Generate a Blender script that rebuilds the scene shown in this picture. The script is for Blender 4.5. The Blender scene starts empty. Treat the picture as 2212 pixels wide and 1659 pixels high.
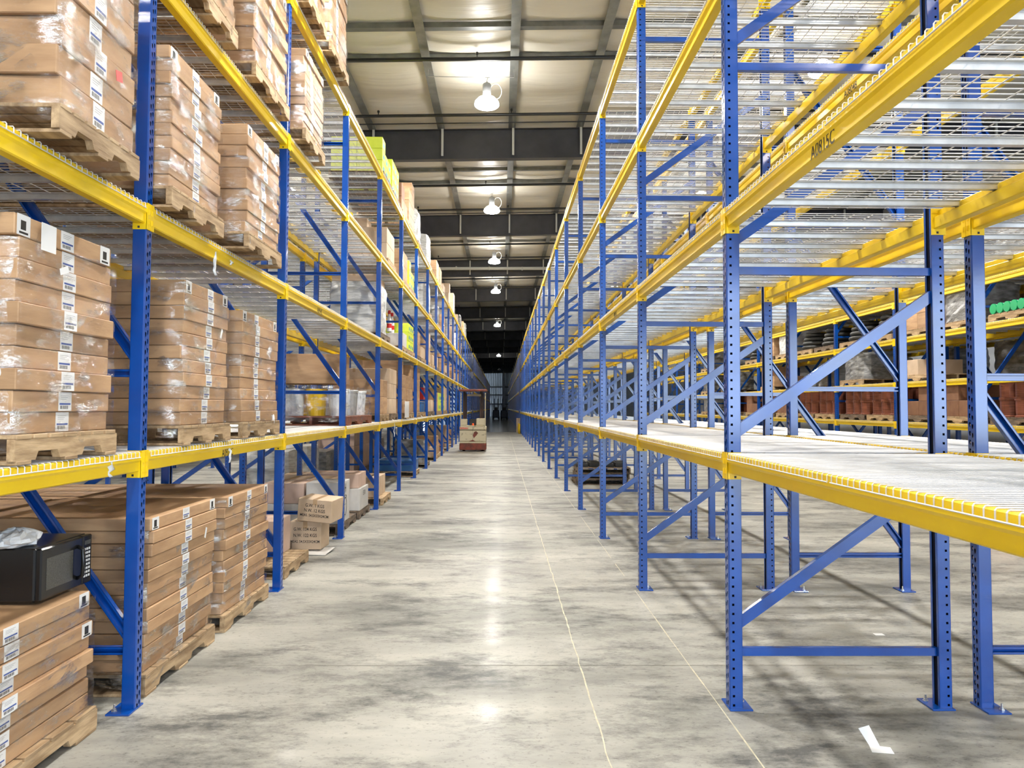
import bpy, math, random
from mathutils import Vector, Matrix, Euler
random.seed(7)
PI = math.pi
sc = bpy.context.scene
COL = sc.collection

# ------------------------------------------------------------------ camera, sky, big light
U = 1.67            # eye height, metres; photo measurements are kept in this unit
L = 2.785           # pitch of the rack frames
FPX = 1661.0        # focal length in pixels of the 2212 px wide frame
cam_d = bpy.data.cameras.new('camera'); cam = bpy.data.objects.new('camera', cam_d); COL.objects.link(cam)
cam_d.sensor_width = 36.0; cam_d.lens = FPX * 36.0 / 2212.0; cam_d.clip_end = 400
cam.location = (0, 0, U)
yaw, pitch, roll = math.radians(0.801), math.radians(2.372), math.radians(0.228); cam_d.shift_y = -18.07 / 2212   # fitted to the rack frames
DD = 0.0798
def ZM(z): return 1 + (z - 1) * 1.022 if z > 1 else z      # measured height -> height, in eye heights
cam.matrix_world = Matrix.Translation((0, 0, U)) @ Matrix.Rotation(-yaw, 4, 'Z') @ Matrix.Rotation(PI/2 + pitch, 4, 'X') @ Matrix.Rotation(roll, 4, 'Z')
sc.camera = cam

world = bpy.data.worlds.new('world'); sc.world = world; world.use_nodes = True
wbg = world.node_tree.nodes['Background']; wbg.inputs[0].default_value = (0.72, 0.86, 1.0, 1); wbg.inputs[1].default_value = 12.0
sc.view_settings.view_transform = 'Standard'; sc.view_settings.look = 'None'
sc.view_settings.gamma = 1.0; sc.view_settings.use_curve_mapping = False
sc.view_settings.exposure = -0.42
sc.cycles.max_bounces = 6; sc.cycles.diffuse_bounces = 3; sc.cycles.glossy_bounces = 3
sc.cycles.transparent_max_bounces = 12; sc.cycles.transmission_bounces = 2
sc.cycles.caustics_reflective = False; sc.cycles.caustics_refractive = False
sc.cycles.sample_clamp_indirect = 6.0
sc.cycles.use_denoising = True
sc.cycles.use_light_tree = True

WALL_BACK, WALL_END, WALL_X = -8.0, 52 * L, 8.2 * U
DOOR = (0.8 * U, 7.8 * U, 2.75 * U)          # open dock door behind the camera: x0, x1, height
pl = bpy.data.lights.new('dock_portal', 'AREA'); pl.shape = 'RECTANGLE'; pl.size = DOOR[1] - DOOR[0]; pl.size_y = DOOR[2]; pl.cycles.is_portal = True
po = bpy.data.objects.new('dock_portal', pl); COL.objects.link(po)
po.location = ((DOOR[0] + DOOR[1]) / 2, WALL_BACK - 0.1, DOOR[2] / 2); po.rotation_euler = (PI/2, 0, 0)
LAMP_W = 620.0
LAMP_COL = (1.0, 0.965, 0.90)

# ------------------------------------------------------------------ materials
def new_mat(name, col=(0.8, 0.8, 0.8), rough=0.5, metal=0.0, spec=0.5, emit=None, es=1.0):
    m = bpy.data.materials.new(name); m.use_nodes = True
    b = m.node_tree.nodes['Principled BSDF']
    b.inputs['Base Color'].default_value = (*col, 1); b.inputs['Roughness'].default_value = rough
    b.inputs['Metallic'].default_value = metal; b.inputs['Specular IOR Level'].default_value = spec
    if emit: b.inputs['Emission Color'].default_value = (*emit, 1); b.inputs['Emission Strength'].default_value = es
    return m
def N(m, t, **kw):
    n = m.node_tree.nodes.new(t)
    for k, v in kw.items(): setattr(n, k, v)
    return n
def LK(m, a, b): m.node_tree.links.new(a, b)
def coords(m, scale=(1, 1, 1), kind='Object'):
    t = N(m, 'ShaderNodeTexCoord'); mp = N(m, 'ShaderNodeMapping'); mp.inputs['Scale'].default_value = scale
    LK(m, t.outputs[kind], mp.inputs[0]); return mp.outputs[0]
def noise(m, vec, scale, detail=4, rough=0.55):
    n = N(m, 'ShaderNodeTexNoise'); n.inputs['Scale'].default_value = scale; n.inputs['Detail'].default_value = detail; n.inputs['Roughness'].default_value = rough
    LK(m, vec, n.inputs['Vector']); return n.outputs['Fac']
def ramp(m, fac, stops):
    r = N(m, 'ShaderNodeValToRGB'); e = r.color_ramp.elements
    while len(e) < len(stops): e.new(0.5)
    for i, (p, c) in enumerate(stops): e[i].position = p; e[i].color = (*c, 1)
    LK(m, fac, r.inputs[0]); return r.outputs[0]
def varied(name, c1, c2, scale=(1, 1, 1), ns=6, rough=0.5, metal=0.0, spec=0.5, bump=0.0, lo=0.35, hi=0.65, rnd=0.0, kind='Object', bs=None):
    m = new_mat(name, c1, rough, metal, spec); b = m.node_tree.nodes['Principled BSDF']
    v = coords(m, scale, kind)
    if rnd:   # shift the pattern and tone of each object
        oi = N(m, 'ShaderNodeObjectInfo'); ad = N(m, 'ShaderNodeVectorMath', operation='ADD')
        sc_ = N(m, 'ShaderNodeVectorMath', operation='SCALE'); sc_.inputs['Scale'].default_value = 37.0
        cx = N(m, 'ShaderNodeCombineXYZ')
        for i in range(3): LK(m, oi.outputs['Random'], cx.inputs[i])
        LK(m, cx.outputs[0], sc_.inputs[0]); LK(m, v, ad.inputs[0]); LK(m, sc_.outputs[0], ad.inputs[1]); v = ad.outputs[0]
    f = noise(m, v, ns); c = ramp(m, f, [(lo, c1), (hi, c2)])
    if rnd:
        hs = N(m, 'ShaderNodeHueSaturation'); mr = N(m, 'ShaderNodeMapRange'); mr.inputs[3].default_value = 1 - rnd; mr.inputs[4].default_value = 1 + rnd
        LK(m, oi.outputs['Random'], mr.inputs[0]); LK(m, mr.outputs[0], hs.inputs['Value']); LK(m, c, hs.inputs['Color']); c = hs.outputs[0]
    LK(m, c, b.inputs['Base Color'])
    if bump:
        bn = N(m, 'ShaderNodeBump'); bn.inputs['Strength'].default_value = bump; bn.inputs['Distance'].default_value = 0.01
        LK(m, noise(m, v, bs or ns * 3), bn.inputs['Height']); LK(m, bn.outputs[0], b.inputs['Normal'])
    return m

M = {}
M['blue'] = varied('blue_paint', (0.002, 0.058, 0.32), (0.003, 0.074, 0.39), ns=3, rough=0.20, spec=0.9, bump=0.015, bs=60)
M['inside'] = new_mat('column_inside_shade', (0.006, 0.008, 0.02), 0.8, spec=0.1)  # shade within the hollow posts, put in as colour
M['yellow'] = varied('yellow_paint', (0.93, 0.62, 0.008), (0.98, 0.68, 0.014), ns=3, rough=0.36, spec=0.5, bump=0.02, bs=60)
M['galv'] = varied('galvanised_steel', (0.62, 0.64, 0.66), (0.78, 0.80, 0.82), ns=10, rough=0.34, metal=0.55, spec=0.5)
M['wire'] = varied('galvanised_wire', (0.70, 0.68, 0.68), (0.84, 0.83, 0.83), ns=9, rough=0.4, metal=0.15)
M['bolt'] = new_mat('zinc_bolt', (0.7, 0.7, 0.68), 0.3, 0.9)
M['carton'] = varied('brown_cardboard', (0.38, 0.225, 0.12), (0.53, 0.335, 0.185), (1, 1, 5), 2.5, rough=0.62, bump=0.12, rnd=0.10, bs=14)
M['carton2'] = varied('tan_cardboard', (0.54, 0.40, 0.27), (0.66, 0.50, 0.36), ns=3, rough=0.7, bump=0.1, rnd=0.08)
M['pinkbox'] = varied('pale_cardboard', (0.56, 0.40, 0.32), (0.66, 0.48, 0.39), ns=3, rough=0.7, rnd=0.06)
M['greybox'] = varied('whitish_cardboard', (0.56, 0.54, 0.52), (0.68, 0.66, 0.63), ns=4, rough=0.6, rnd=0.05)
M['darkbox'] = varied('dark_cardboard', (0.20, 0.09, 0.05), (0.30, 0.15, 0.08), ns=3, rough=0.6, rnd=0.15)
M['wood'] = varied('pine_wood', (0.28, 0.18, 0.095), (0.56, 0.40, 0.235), (8, 1.2, 8), 3, rough=0.7, bump=0.2, rnd=0.14)
M['wood_dark'] = varied('weathered_wood', (0.10, 0.075, 0.055), (0.24, 0.17, 0.12), (8, 1.2, 8), 3, rough=0.8, bump=0.2, rnd=0.14)
M['redwood'] = varied('red_brown_wood', (0.20, 0.06, 0.035), (0.28, 0.09, 0.05), (1, 6, 6), 3, rough=0.6, rnd=0.1)
M['white'] = new_mat('white_paper', (0.82, 0.82, 0.82), 0.55)
M['whiteplastic'] = varied('white_plastic_film', (0.66, 0.70, 0.75), (0.86, 0.88, 0.90), ns=14, rough=0.3, bump=0.5)
M['labelblue'] = new_mat('label_blue', (0.05, 0.10, 0.35), 0.5)
M['ink'] = new_mat('black_ink_and_hole_shade', (0.02, 0.02, 0.02), 0.6)
M['ink_brown'] = new_mat('beam_ink', (0.05, 0.035, 0.01), 0.6)
M['grey_ink'] = new_mat('grey_ink', (0.30, 0.30, 0.32), 0.6)
M['tape'] = new_mat('packing_tape', (0.50, 0.34, 0.20), 0.25)
M['lime'] = varied('lime_carton', (0.62, 0.72, 0.04), (0.75, 0.85, 0.08), ns=3, rough=0.5, rnd=0.08)
M['teal'] = new_mat('teal_print', (0.02, 0.25, 0.32), 0.5)
M['red'] = new_mat('red_plastic', (0.60, 0.02, 0.02), 0.35)
M['orange'] = new_mat('orange_paint', (0.85, 0.12, 0.02), 0.4)
M['green'] = new_mat('green_plastic', (0.01, 0.42, 0.16), 0.35)
M['bluebin'] = new_mat('blue_plastic', (0.02, 0.12, 0.35), 0.4)
M['blackp'] = new_mat('black_plastic', (0.010, 0.010, 0.011), 0.22)
M['blackmat'] = varied('black_rubber', (0.012, 0.012, 0.012), (0.03, 0.03, 0.03), ns=6, rough=0.55)
M['screen'] = varied('microwave_window', (0.05, 0.05, 0.045), (0.10, 0.10, 0.09), ns=300, rough=0.25)
M['copper'] = varied('copper_wire', (0.16, 0.05, 0.03), (0.32, 0.11, 0.065), (1, 1, 30), 4, rough=0.35, metal=0.3, rnd=0.15)
M['steelgrey'] = varied('grey_wrap', (0.10, 0.10, 0.10), (0.30, 0.30, 0.30), (1, 1, 3), 5, rough=0.3, bump=0.6, rnd=0.2)
M['whitewrap'] = varied('white_wrapped_sacks', (0.50, 0.50, 0.49), (0.78, 0.78, 0.76), (1, 1, 6), 5, rough=0.28, bump=0.8, rnd=0.1)
M['rafter'] = varied('dark_primer_steel', (0.035, 0.035, 0.042), (0.055, 0.055, 0.062), ns=2, rough=0.5)
M['purlin'] = varied('galvanised_purlin', (0.17, 0.175, 0.17), (0.26, 0.27, 0.26), (1, 1, 1), 3, rough=0.4, metal=0.5)
M['pipe'] = new_mat('black_pipe', (0.008, 0.008, 0.008), 0.35)
M['whitesteel'] = new_mat('white_angle_steel', (0.62, 0.61, 0.55), 0.5)
M['lampbody'] = new_mat('ballast_housing', (0.45, 0.46, 0.47), 0.35, 0.4)
M['lampdome'] = new_mat('glowing_dome', (0.9, 0.9, 0.9), 0.4, emit=(1.0, 0.98, 0.94), es=70.0)
M['lampoff'] = new_mat('unlit_dome', (0.7, 0.7, 0.7), 0.3)
M['cable'] = new_mat('white_cable', (0.7, 0.69, 0.62), 0.5)
M['wallpanel'] = varied('ribbed_wall_panel', (0.42, 0.45, 0.50), (0.52, 0.55, 0.60), ns=1, rough=0.5)
M['truck'] = varied('worn_cream_paint', (0.20, 0.17, 0.11), (0.56, 0.50, 0.36), (1, 1, 1), 7, rough=0.45, lo=0.30, hi=0.42)
M['truckred'] = varied('rusty_red_paint', (0.10, 0.03, 0.02), (0.26, 0.05, 0.03), ns=6, rough=0.5)
M['truckdark'] = varied('greasy_mast_steel', (0.012, 0.006, 0.005), (0.05, 0.02, 0.014), (3, 3, 1), 4, rough=0.4)
M['farblue'] = new_mat('dark_blue_truck', (0.01, 0.03, 0.08), 0.4)
M['bollard'] = new_mat('bollard_yellow', (0.85, 0.55, 0.01), 0.4)

# concrete floor: mottled, streaked across the aisle, with cream joint filler in the mesh
m = new_mat('polished_concrete', rough=0.3); M['floor'] = m; b = m.node_tree.nodes['Principled BSDF']
v = coords(m); vs = coords(m, (0.42, 1.0, 1))
big = ramp(m, noise(m, vs, 0.9, 8, 0.66), [(0.34, (0.19, 0.188, 0.175)), (0.48, (0.35, 0.342, 0.308)), (0.66, (0.50, 0.487, 0.435))])
st = ramp(m, noise(m, coords(m, (0.62, 1.15, 1)), 1.5, 14, 0.80), [(0.38, (0.20, 0.21, 0.23)), (0.455, (0.66, 0.66, 0.67)), (0.52, (1, 1, 1))])
sp = ramp(m, noise(m, coords(m, (1, 1.6, 1)), 22, 8, 0.78), [(0.37, (0.25, 0.25, 0.25)), (0.44, (1, 1, 1))])
mx = N(m, 'ShaderNodeMix', data_type='RGBA', blend_type='MULTIPLY'); mx.inputs[0].default_value = 0.9
LK(m, big, mx.inputs[6]); LK(m, st, mx.inputs[7])
mx2 = N(m, 'ShaderNodeMix', data_type='RGBA', blend_type='MULTIPLY'); mx2.inputs[0].default_value = 0.6
LK(m, mx.outputs[2], mx2.inputs[6]); LK(m, sp, mx2.inputs[7]); LK(m, mx2.outputs[2], b.inputs['Base Color'])
rr = N(m, 'ShaderNodeMapRange'); rr.inputs[3].default_value = 0.42; rr.inputs[4].default_value = 0.65; b.inputs['Specular IOR Level'].default_value = 0.3
b.inputs['Coat Roughness'].default_value = 0.16; b.inputs['Coat IOR'].default_value = 1.12
LK(m, ramp(m, noise(m, coords(m, (.6, 1.4, 1)), 2.6, 8, .7), [(0.42, (0.02, 0.02, 0.02)), (0.64, (0.30, 0.30, 0.30))]), b.inputs['Coat Weight'])
LK(m, noise(m, vs, 2.2, 5), rr.inputs[0]); LK(m, rr.outputs[0], b.inputs['Roughness'])
bn = N(m, 'ShaderNodeBump'); bn.inputs['Strength'].default_value = 0.08; bn.inputs['Distance'].default_value = 0.01
LK(m, noise(m, v, 5, 5), bn.inputs['Height']); LK(m, bn.outputs[0], b.inputs['Normal'])
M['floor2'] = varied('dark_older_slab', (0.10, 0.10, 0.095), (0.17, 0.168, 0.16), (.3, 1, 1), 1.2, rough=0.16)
M['joint'] = varied('joint_filler', (0.50, 0.46, 0.33), (0.66, 0.62, 0.47), ns=20, rough=0.6)
M['saw'] = new_mat('saw_cut', (0.20, 0.19, 0.17), 0.8)

# vinyl faced roof insulation, softly creased along its width
m = new_mat('insulation_facing', (0.74, 0.69, 0.58), 0.38, spec=0.5); M['insul'] = m; b = m.node_tree.nodes['Principled BSDF']
LK(m, ramp(m, noise(m, coords(m, (0.2, 1, 1)), 0.9, 3), [(0.3, (0.76, 0.70, 0.58)), (0.7, (0.88, 0.84, 0.73))]), b.inputs['Base Color'])
bn = N(m, 'ShaderNodeBump'); bn.inputs['Strength'].default_value = 0.5; bn.inputs['Distance'].default_value = 0.05
LK(m, noise(m, coords(m, (0.25, 3.0, 1)), 1.3, 4), bn.inputs['Height']); LK(m, bn.outputs[0], b.inputs['Normal'])

# stretch film: mostly clear, wrinkled highlights
m = bpy.data.materials.new('stretch_film'); m.use_nodes = True; M['film'] = m; nt = m.node_tree
nt.nodes.remove(nt.nodes['Principled BSDF']); out = nt.nodes['Material Output']
tr = N(m, 'ShaderNodeBsdfTransparent'); tr.inputs[0].default_value = (0.99, 0.985, 0.98, 1)
gl = N(m, 'ShaderNodeBsdfGlossy'); gl.inputs['Roughness'].default_value = 0.12; gl.inputs[0].default_value = (1, 1, 1, 1)
mxs = N(m, 'ShaderNodeMixShader'); fv = coords(m, (1.0, 1.0, 2.2))
LK(m, ramp(m, noise(m, fv, 5, 6, 0.7), [(0.42, (0.02, 0.02, 0.02)), (0.52, (0.08, 0.08, 0.08)), (0.64, (0.7, 0.7, 0.7))]), mxs.inputs[0])
LK(m, tr.outputs[0], mxs.inputs[1]); LK(m, gl.outputs[0], mxs.inputs[2]); LK(m, mxs.outputs[0], out.inputs[0])
bn = N(m, 'ShaderNodeBump'); bn.inputs['Strength'].default_value = 1.0; bn.inputs['Distance'].default_value = 0.02
LK(m, noise(m, coords(m, (0.5, 0.5, 2.4)), 16, 5, 0.6), bn.inputs['Height']); LK(m, bn.outputs[0], gl.inputs['Normal'])

# ------------------------------------------------------------------ mesh helpers
class MB:
    def __init__(s): s.v = []; s.f = []; s.m = []
    def add(s, vs, fs, mi=0):
        o = len(s.v); s.v += [tuple(p) for p in vs]; s.f += [tuple(i + o for i in f) for f in fs]; s.m += [mi] * len(fs)
    def box(s, x0, x1, y0, y1, z0, z1, mi=0, T=None):
        vs = [Vector((x, y, z)) for z in (z0, z1) for y in (y0, y1) for x in (x0, x1)]
        if T: vs = [T @ p for p in vs]
        s.add(vs, [(0, 2, 3, 1), (4, 5, 7, 6), (0, 1, 5, 4), (2, 6, 7, 3), (0, 4, 6, 2), (1, 3, 7, 5)], mi)
    def bbox(s, x0, x1, y0, y1, z0, z1, r=0.006, mi=0, T=None):   # box with chamfered edges
        xs = (x0, x1); ys = (y0, y1); zs = (z0, z1); vs = []; idx = {}
        for i in (0, 1):
            for j in (0, 1):
                for k in (0, 1):
                    sx, sy, sz = (1 - 2 * i), (1 - 2 * j), (1 - 2 * k)
                    for a in range(3):
                        p = Vector((xs[i] + (0 if a == 0 else r * sx), ys[j] + (0 if a == 1 else r * sy), zs[k] + (0 if a == 2 else r * sz)))
                        idx[(i, j, k, a)] = len(vs); vs.append(T @ p if T else p)
        fs = []; g = lambda *t: idx[t]
        for i in (0, 1): q = [g(i, 0, 0, 0), g(i, 1, 0, 0), g(i, 1, 1, 0), g(i, 0, 1, 0)]; fs.append(tuple(q if i else q[::-1]))
        for j in (0, 1): q = [g(0, j, 0, 1), g(0, j, 1, 1), g(1, j, 1, 1), g(1, j, 0, 1)]; fs.append(tuple(q if j else q[::-1]))
        for k in (0, 1): q = [g(0, 0, k, 2), g(1, 0, k, 2), g(1, 1, k, 2), g(0, 1, k, 2)]; fs.append(tuple(q if k else q[::-1]))
        for i in (0, 1):
            for j in (0, 1): fs.append((g(i, j, 0, 0), g(i, j, 1, 0), g(i, j, 1, 1), g(i, j, 0, 1)))
            for k in (0, 1): fs.append((g(i, 0, k, 0), g(i, 1, k, 0), g(i, 1, k, 2), g(i, 0, k, 2)))
        for j in (0, 1):
            for k in (0, 1): fs.append((g(0, j, k, 1), g(1, j, k, 1), g(1, j, k, 2), g(0, j, k, 2)))
        for i in (0, 1):
            for j in (0, 1):
                for k in (0, 1): fs.append((g(i, j, k, 0), g(i, j, k, 1), g(i, j, k, 2)))
        s.add(vs, fs, mi)
    def prism(s, prof, a, c, axis='y', mi=0, cap=True):      # closed 2D profile swept from a to c
        n = len(prof)
        P = {'y': lambda p, t: (p[0], t, p[1]), 'x': lambda p, t: (t, p[0], p[1]), 'z': lambda p, t: (p[0], p[1], t)}[axis]
        vs = [P(p, a) for p in prof] + [P(p, c) for p in prof]
        fs = [(i, (i + 1) % n, n + (i + 1) % n, n + i) for i in range(n)]
        if cap: fs += [tuple(range(n))[::-1], tuple(range(n, 2 * n))]
        s.add(vs, fs, mi)
    def tube(s, pts, r, n=6, mi=0, cap=True):
        pts = [Vector(p) for p in pts]; rings = []; rs = r if isinstance(r, (list, tuple)) else [r] * len(pts); up = None
        for i, p in enumerate(pts):
            t = (pts[min(i + 1, len(pts) - 1)] - pts[max(i - 1, 0)]).normalized()
            if up is None: up = Vector((0, 0, 1)) if abs(t.z) < 0.9 else Vector((1, 0, 0))
            a = t.cross(up).normalized(); c = a.cross(t).normalized(); up = c
            rings.append([p + (a * math.cos(2 * PI * (k + .5) / n) + c * math.sin(2 * PI * (k + .5) / n)) * rs[i] for k in range(n)])
        vs = [q for rg in rings for q in rg]; fs = []
        for i in range(len(pts) - 1):
            for k in range(n): fs.append((i * n + k, i * n + (k + 1) % n, (i + 1) * n + (k + 1) % n, (i + 1) * n + k))
        if cap: fs += [tuple(range(n))[::-1], tuple(range((len(pts) - 1) * n, len(pts) * n))]
        s.add(vs, fs, mi)
    def lathe(s, prof, n=20, c=(0, 0, 0), mi=0):
        vs = []; fs = []
        for r, z in prof:
            for k in range(n): vs.append((c[0] + r * math.cos(2 * PI * k / n), c[1] + r * math.sin(2 * PI * k / n), c[2] + z))
        for i in range(len(prof) - 1):
            for k in range(n): fs.append((i * n + k, i * n + (k + 1) % n, (i + 1) * n + (k + 1) % n, (i + 1) * n + k))
        if prof[0][0] > 1e-4: fs.append(tuple(range(n))[::-1])
        if prof[-1][0] > 1e-4: fs.append(tuple(range((len(prof) - 1) * n, len(prof) * n)))
        s.add(vs, fs, mi)
    def merge(s, o, T=None):
        k = len(s.v); s.v += [tuple(T @ Vector(p)) for p in o.v] if T else o.v
        s.f += [tuple(i + k for i in f) for f in o.f]; s.m += o.m
    def mesh(s, name, mats, smooth=False):
        me = bpy.data.meshes.new(name); me.from_pydata(s.v, [], s.f)
        for q in (mats if isinstance(mats, (list, tuple)) else [mats]): me.materials.append(q)
        if len(me.materials) > 1: me.polygons.foreach_set('material_index', s.m)
        if smooth: me.polygons.foreach_set('use_smooth', [True] * len(me.polygons))
        me.update(); return me
    def build(s, name, mats, parent=None, smooth=False, loc=None):
        return obj(name, s.mesh(name, mats, smooth), parent, loc)
def obj(name, me, parent=None, loc=None, rotz=0):
    o = bpy.data.objects.new(name, me); COL.objects.link(o)
    if parent: o.parent = parent
    if loc is not None: o.location = loc
    if rotz: o.rotation_euler = (0, 0, rotz)
    return o
def empty(name, loc=(0, 0, 0), rotz=0): return obj(name, None, None, loc, rotz)
LABELS = {}
def tag(o, label, cat, group=None, kind=None):
    o['label'] = label; o['category'] = cat
    if group: o['group'] = group
    if kind: o['kind'] = kind
    LABELS.setdefault(label, []).append(o.name); return o
def struct(o): o['kind'] = 'structure'; return o
def dup(o, loc, rotz=None, parent=None):
    c = o.copy(); COL.objects.link(c)
    if parent is not None: c.parent = parent
    else:
        c.location = loc
        if rotz is not None: c.rotation_euler = (0, 0, rotz)
    for ch in list(o.children): dup(ch, None, None, c)
    return c
_tc = {}
def text_mb(body, size, bold=0.0, sx=1.0):    # flat letters in the x-y plane, centred
    key = (body, size, bold, sx)
    if key not in _tc:
        cu = bpy.data.curves.new('t', 'FONT'); cu.body = body; cu.size = size; cu.align_x = 'CENTER'; cu.align_y = 'CENTER'; cu.offset = bold; cu.resolution_u = 3
        o = bpy.data.objects.new('t', cu); COL.objects.link(o)
        dg = bpy.context.evaluated_depsgraph_get(); me = bpy.data.meshes.new_from_object(o.evaluated_get(dg))
        mb = MB(); mb.add([(p.co.x * sx, p.co.y, 0) for p in me.vertices], [tuple(p.vertices) for p in me.polygons])
        bpy.data.objects.remove(o); bpy.data.meshes.remove(me); _tc[key] = mb
    return _tc[key]
def face_T(loc, facing):     # letters in the x-y plane -> a wall facing '+x', '-x', '-y'
    R = {'+x': Matrix(((0, 0, 1), (1, 0, 0), (0, 1, 0))), '-x': Matrix(((0, 0, -1), (-1, 0, 0), (0, 1, 0))), '-y': Matrix(((1, 0, 0), (0, 0, -1), (0, 1, 0)))}[facing]
    return Matrix.Translation(loc) @ R.to_4x4()
def FY(n): return (1.521 + n) * L + DD       # near face of frame n

ORD = ['first', 'second', 'third', 'fourth', 'fifth', 'sixth', 'seventh', 'eighth', 'ninth', 'tenth', 'eleventh', 'twelfth', 'thirteenth', 'fourteenth', 'fifteenth',
       'sixteenth', 'seventeenth', 'eighteenth', 'nineteenth', 'twentieth', 'twenty-first', 'twenty-second', 'twenty-third', 'twenty-fourth', 'twenty-fifth', 'twenty-sixth', 'twenty-seventh',
       'twenty-eighth', 'twenty-ninth', 'thirtieth', 'thirty-first', 'thirty-second', 'thirty-third', 'thirty-fourth', 'thirty-fifth', 'thirty-sixth']
def bayname(b): return 'nearest bay' if b < 0 else ORD[b + 1] + ' bay'
SHELF = ['lowest', 'second', 'third', 'top']

# ------------------------------------------------------------------ building shell
fl = MB(); fl.add([(-WALL_X, WALL_BACK, 0), (WALL_X, WALL_BACK, 0), (WALL_X, WALL_END, 0), (-WALL_X, WALL_END, 0)], [(0, 1, 2, 3)])
fl.box(-WALL_X, WALL_X, WALL_BACK, WALL_END, -0.2, -0.02)
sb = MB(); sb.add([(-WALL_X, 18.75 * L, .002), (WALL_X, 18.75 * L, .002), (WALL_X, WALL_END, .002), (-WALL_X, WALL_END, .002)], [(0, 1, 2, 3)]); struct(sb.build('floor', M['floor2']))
struct(fl.build('floor', M['floor']))
def wavy_strip(name, x, w, y0, y1, mat, amp, step, gaps):
    mb = MB(); y = y0; r = random.Random(3); px = x
    while y < y1:
        nx = x + r.uniform(-amp, amp); ww = w * r.uniform(0.6, 1.3)
        if r.random() > gaps: mb.add([(px - ww / 2, y, .0015), (px + ww / 2, y, .0015), (nx + ww / 2, y + step, .0015), (nx - ww / 2, y + step, .0015)], [(0, 1, 2, 3)])
        px = nx; y += step
    return mb.build(name, mat)
struct(wavy_strip('trim_1', 0.311 * U, 0.009, 0.8, 18.5 * L, M['joint'], 0.005, 0.10, 0.0))
struct(wavy_strip('trim_2', 0.737 * U, 0.007, 0.8, 18.5 * L, M['joint'], 0.002, 0.3, 0.10))
jt = MB()
for yy in (5.05, 10.9, 17.0, 23.1, 29.2, 35.3): jt.add([(-WALL_X, yy, .0012), (WALL_X, yy, .0012), (WALL_X, yy + .006, .0012), (-WALL_X, yy + .006, .0012)], [(0, 1, 2, 3)])
struct(jt.build('trim_3', M['saw']))

RSL = 0.022
def zroof(x): return ZM(5.02) * U + RSL * x
PUR = [x * U for x in (-7.06, -6.03, -5.0, -3.97, -2.94, -1.91, -0.90, 0.14, 1.14, 2.17, 3.2, 4.23, 5.26, 6.29, 7.32)]
RAF = [(6.73 + 3.03 * k) * L for k in range(-4, 16)]
cm = MB(); xs = []; x = PUR[0]
for a, c in zip(PUR[:-1], PUR[1:]):
    for i in range(7): xs.append((a + (c - a) * i / 7, math.sin(PI * i / 7)))
xs.append((PUR[-1], 0)); xs = [(-WALL_X, 0)] + xs + [(WALL_X, 0)]
straps = sorted([r + d * L for r in RAF for d in (-2.55, -1.80, -1.35, -0.62, 0)])
ys = []
for a, c in zip(straps[:-1], straps[1:]):
    nn = 6 if a < 22 * L else 2
    for i in range(nn): ys.append((a + (c - a) * i / nn, math.sin(PI * i / nn) ** 0.5 * min(1, (c - a) / 1.6)))
ys.append((straps[-1], 0)); ys = [(WALL_BACK, 0)] + [q for q in ys if WALL_BACK < q[0] < WALL_END] + [(WALL_END, 0)]
rr_ = random.Random(5); rowsag = {}
cm.add([(x, y, zroof(x) + 0.17 - (0.03 + 0.11 * sx ** .6) * sy - 0.01 * rr_.random() * sy) for y, sy in ys for x, sx in xs],
       [(j * len(xs) + i, (j + 1) * len(xs) + i, (j + 1) * len(xs) + i + 1, j * len(xs) + i + 1) for j in range(len(ys) - 1) for i in range(len(xs) - 1)])
o = cm.build('ceiling', M['insul'], smooth=True); struct(o)
rt = MB(); rt.add([(-WALL_X, WALL_BACK, zroof(-WALL_X) + .3), (WALL_X, WALL_BACK, zroof(WALL_X) + .3), (WALL_X, WALL_END, zroof(WALL_X) + .3), (-WALL_X, WALL_END, zroof(-WALL_X) + .3)], [(0, 1, 2, 3)])
struct(rt.build('roof_sheet', M['galv']))
for i, x in enumerate(PUR):
    mb = MB(); z = zroof(x); w = 0.085
    mb.prism([(x - w, z + .004), (x - w, z), (x + w, z), (x + w, z + .02), (x + w - .004, z + .02), (x + w - .004, z + .004), (x + .004, z + .004), (x + .004, z + .16), (x, z + .16), (x, z + .004)], WALL_BACK, WALL_END)
    struct(mb.build('roof_purlin', M['purlin']))
for i, y in enumerate([s for s in straps if WALL_BACK < s < WALL_END and min(abs(s - r) for r in RAF) > .1 and (round((s / L - 6.73) % 3.03, 2) in (1.23, 1.68))]):
    mb = MB(); T = Matrix.Shear('XY', 4, (0, 0)); w = .10
    mb.add([(-WALL_X, y - w, zroof(-WALL_X) + .02), (WALL_X, y - w, zroof(WALL_X) + .02), (WALL_X, y + w, zroof(WALL_X) + .05), (-WALL_X, y + w, zroof(-WALL_X) + .05),
            (-WALL_X, y - w, zroof(-WALL_X) + .12), (WALL_X, y - w, zroof(WALL_X) + .12)], [(0, 3, 2, 1), (0, 1, 5, 4)])
    struct(mb.build('roof_strut', M['purlin']))
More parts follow.
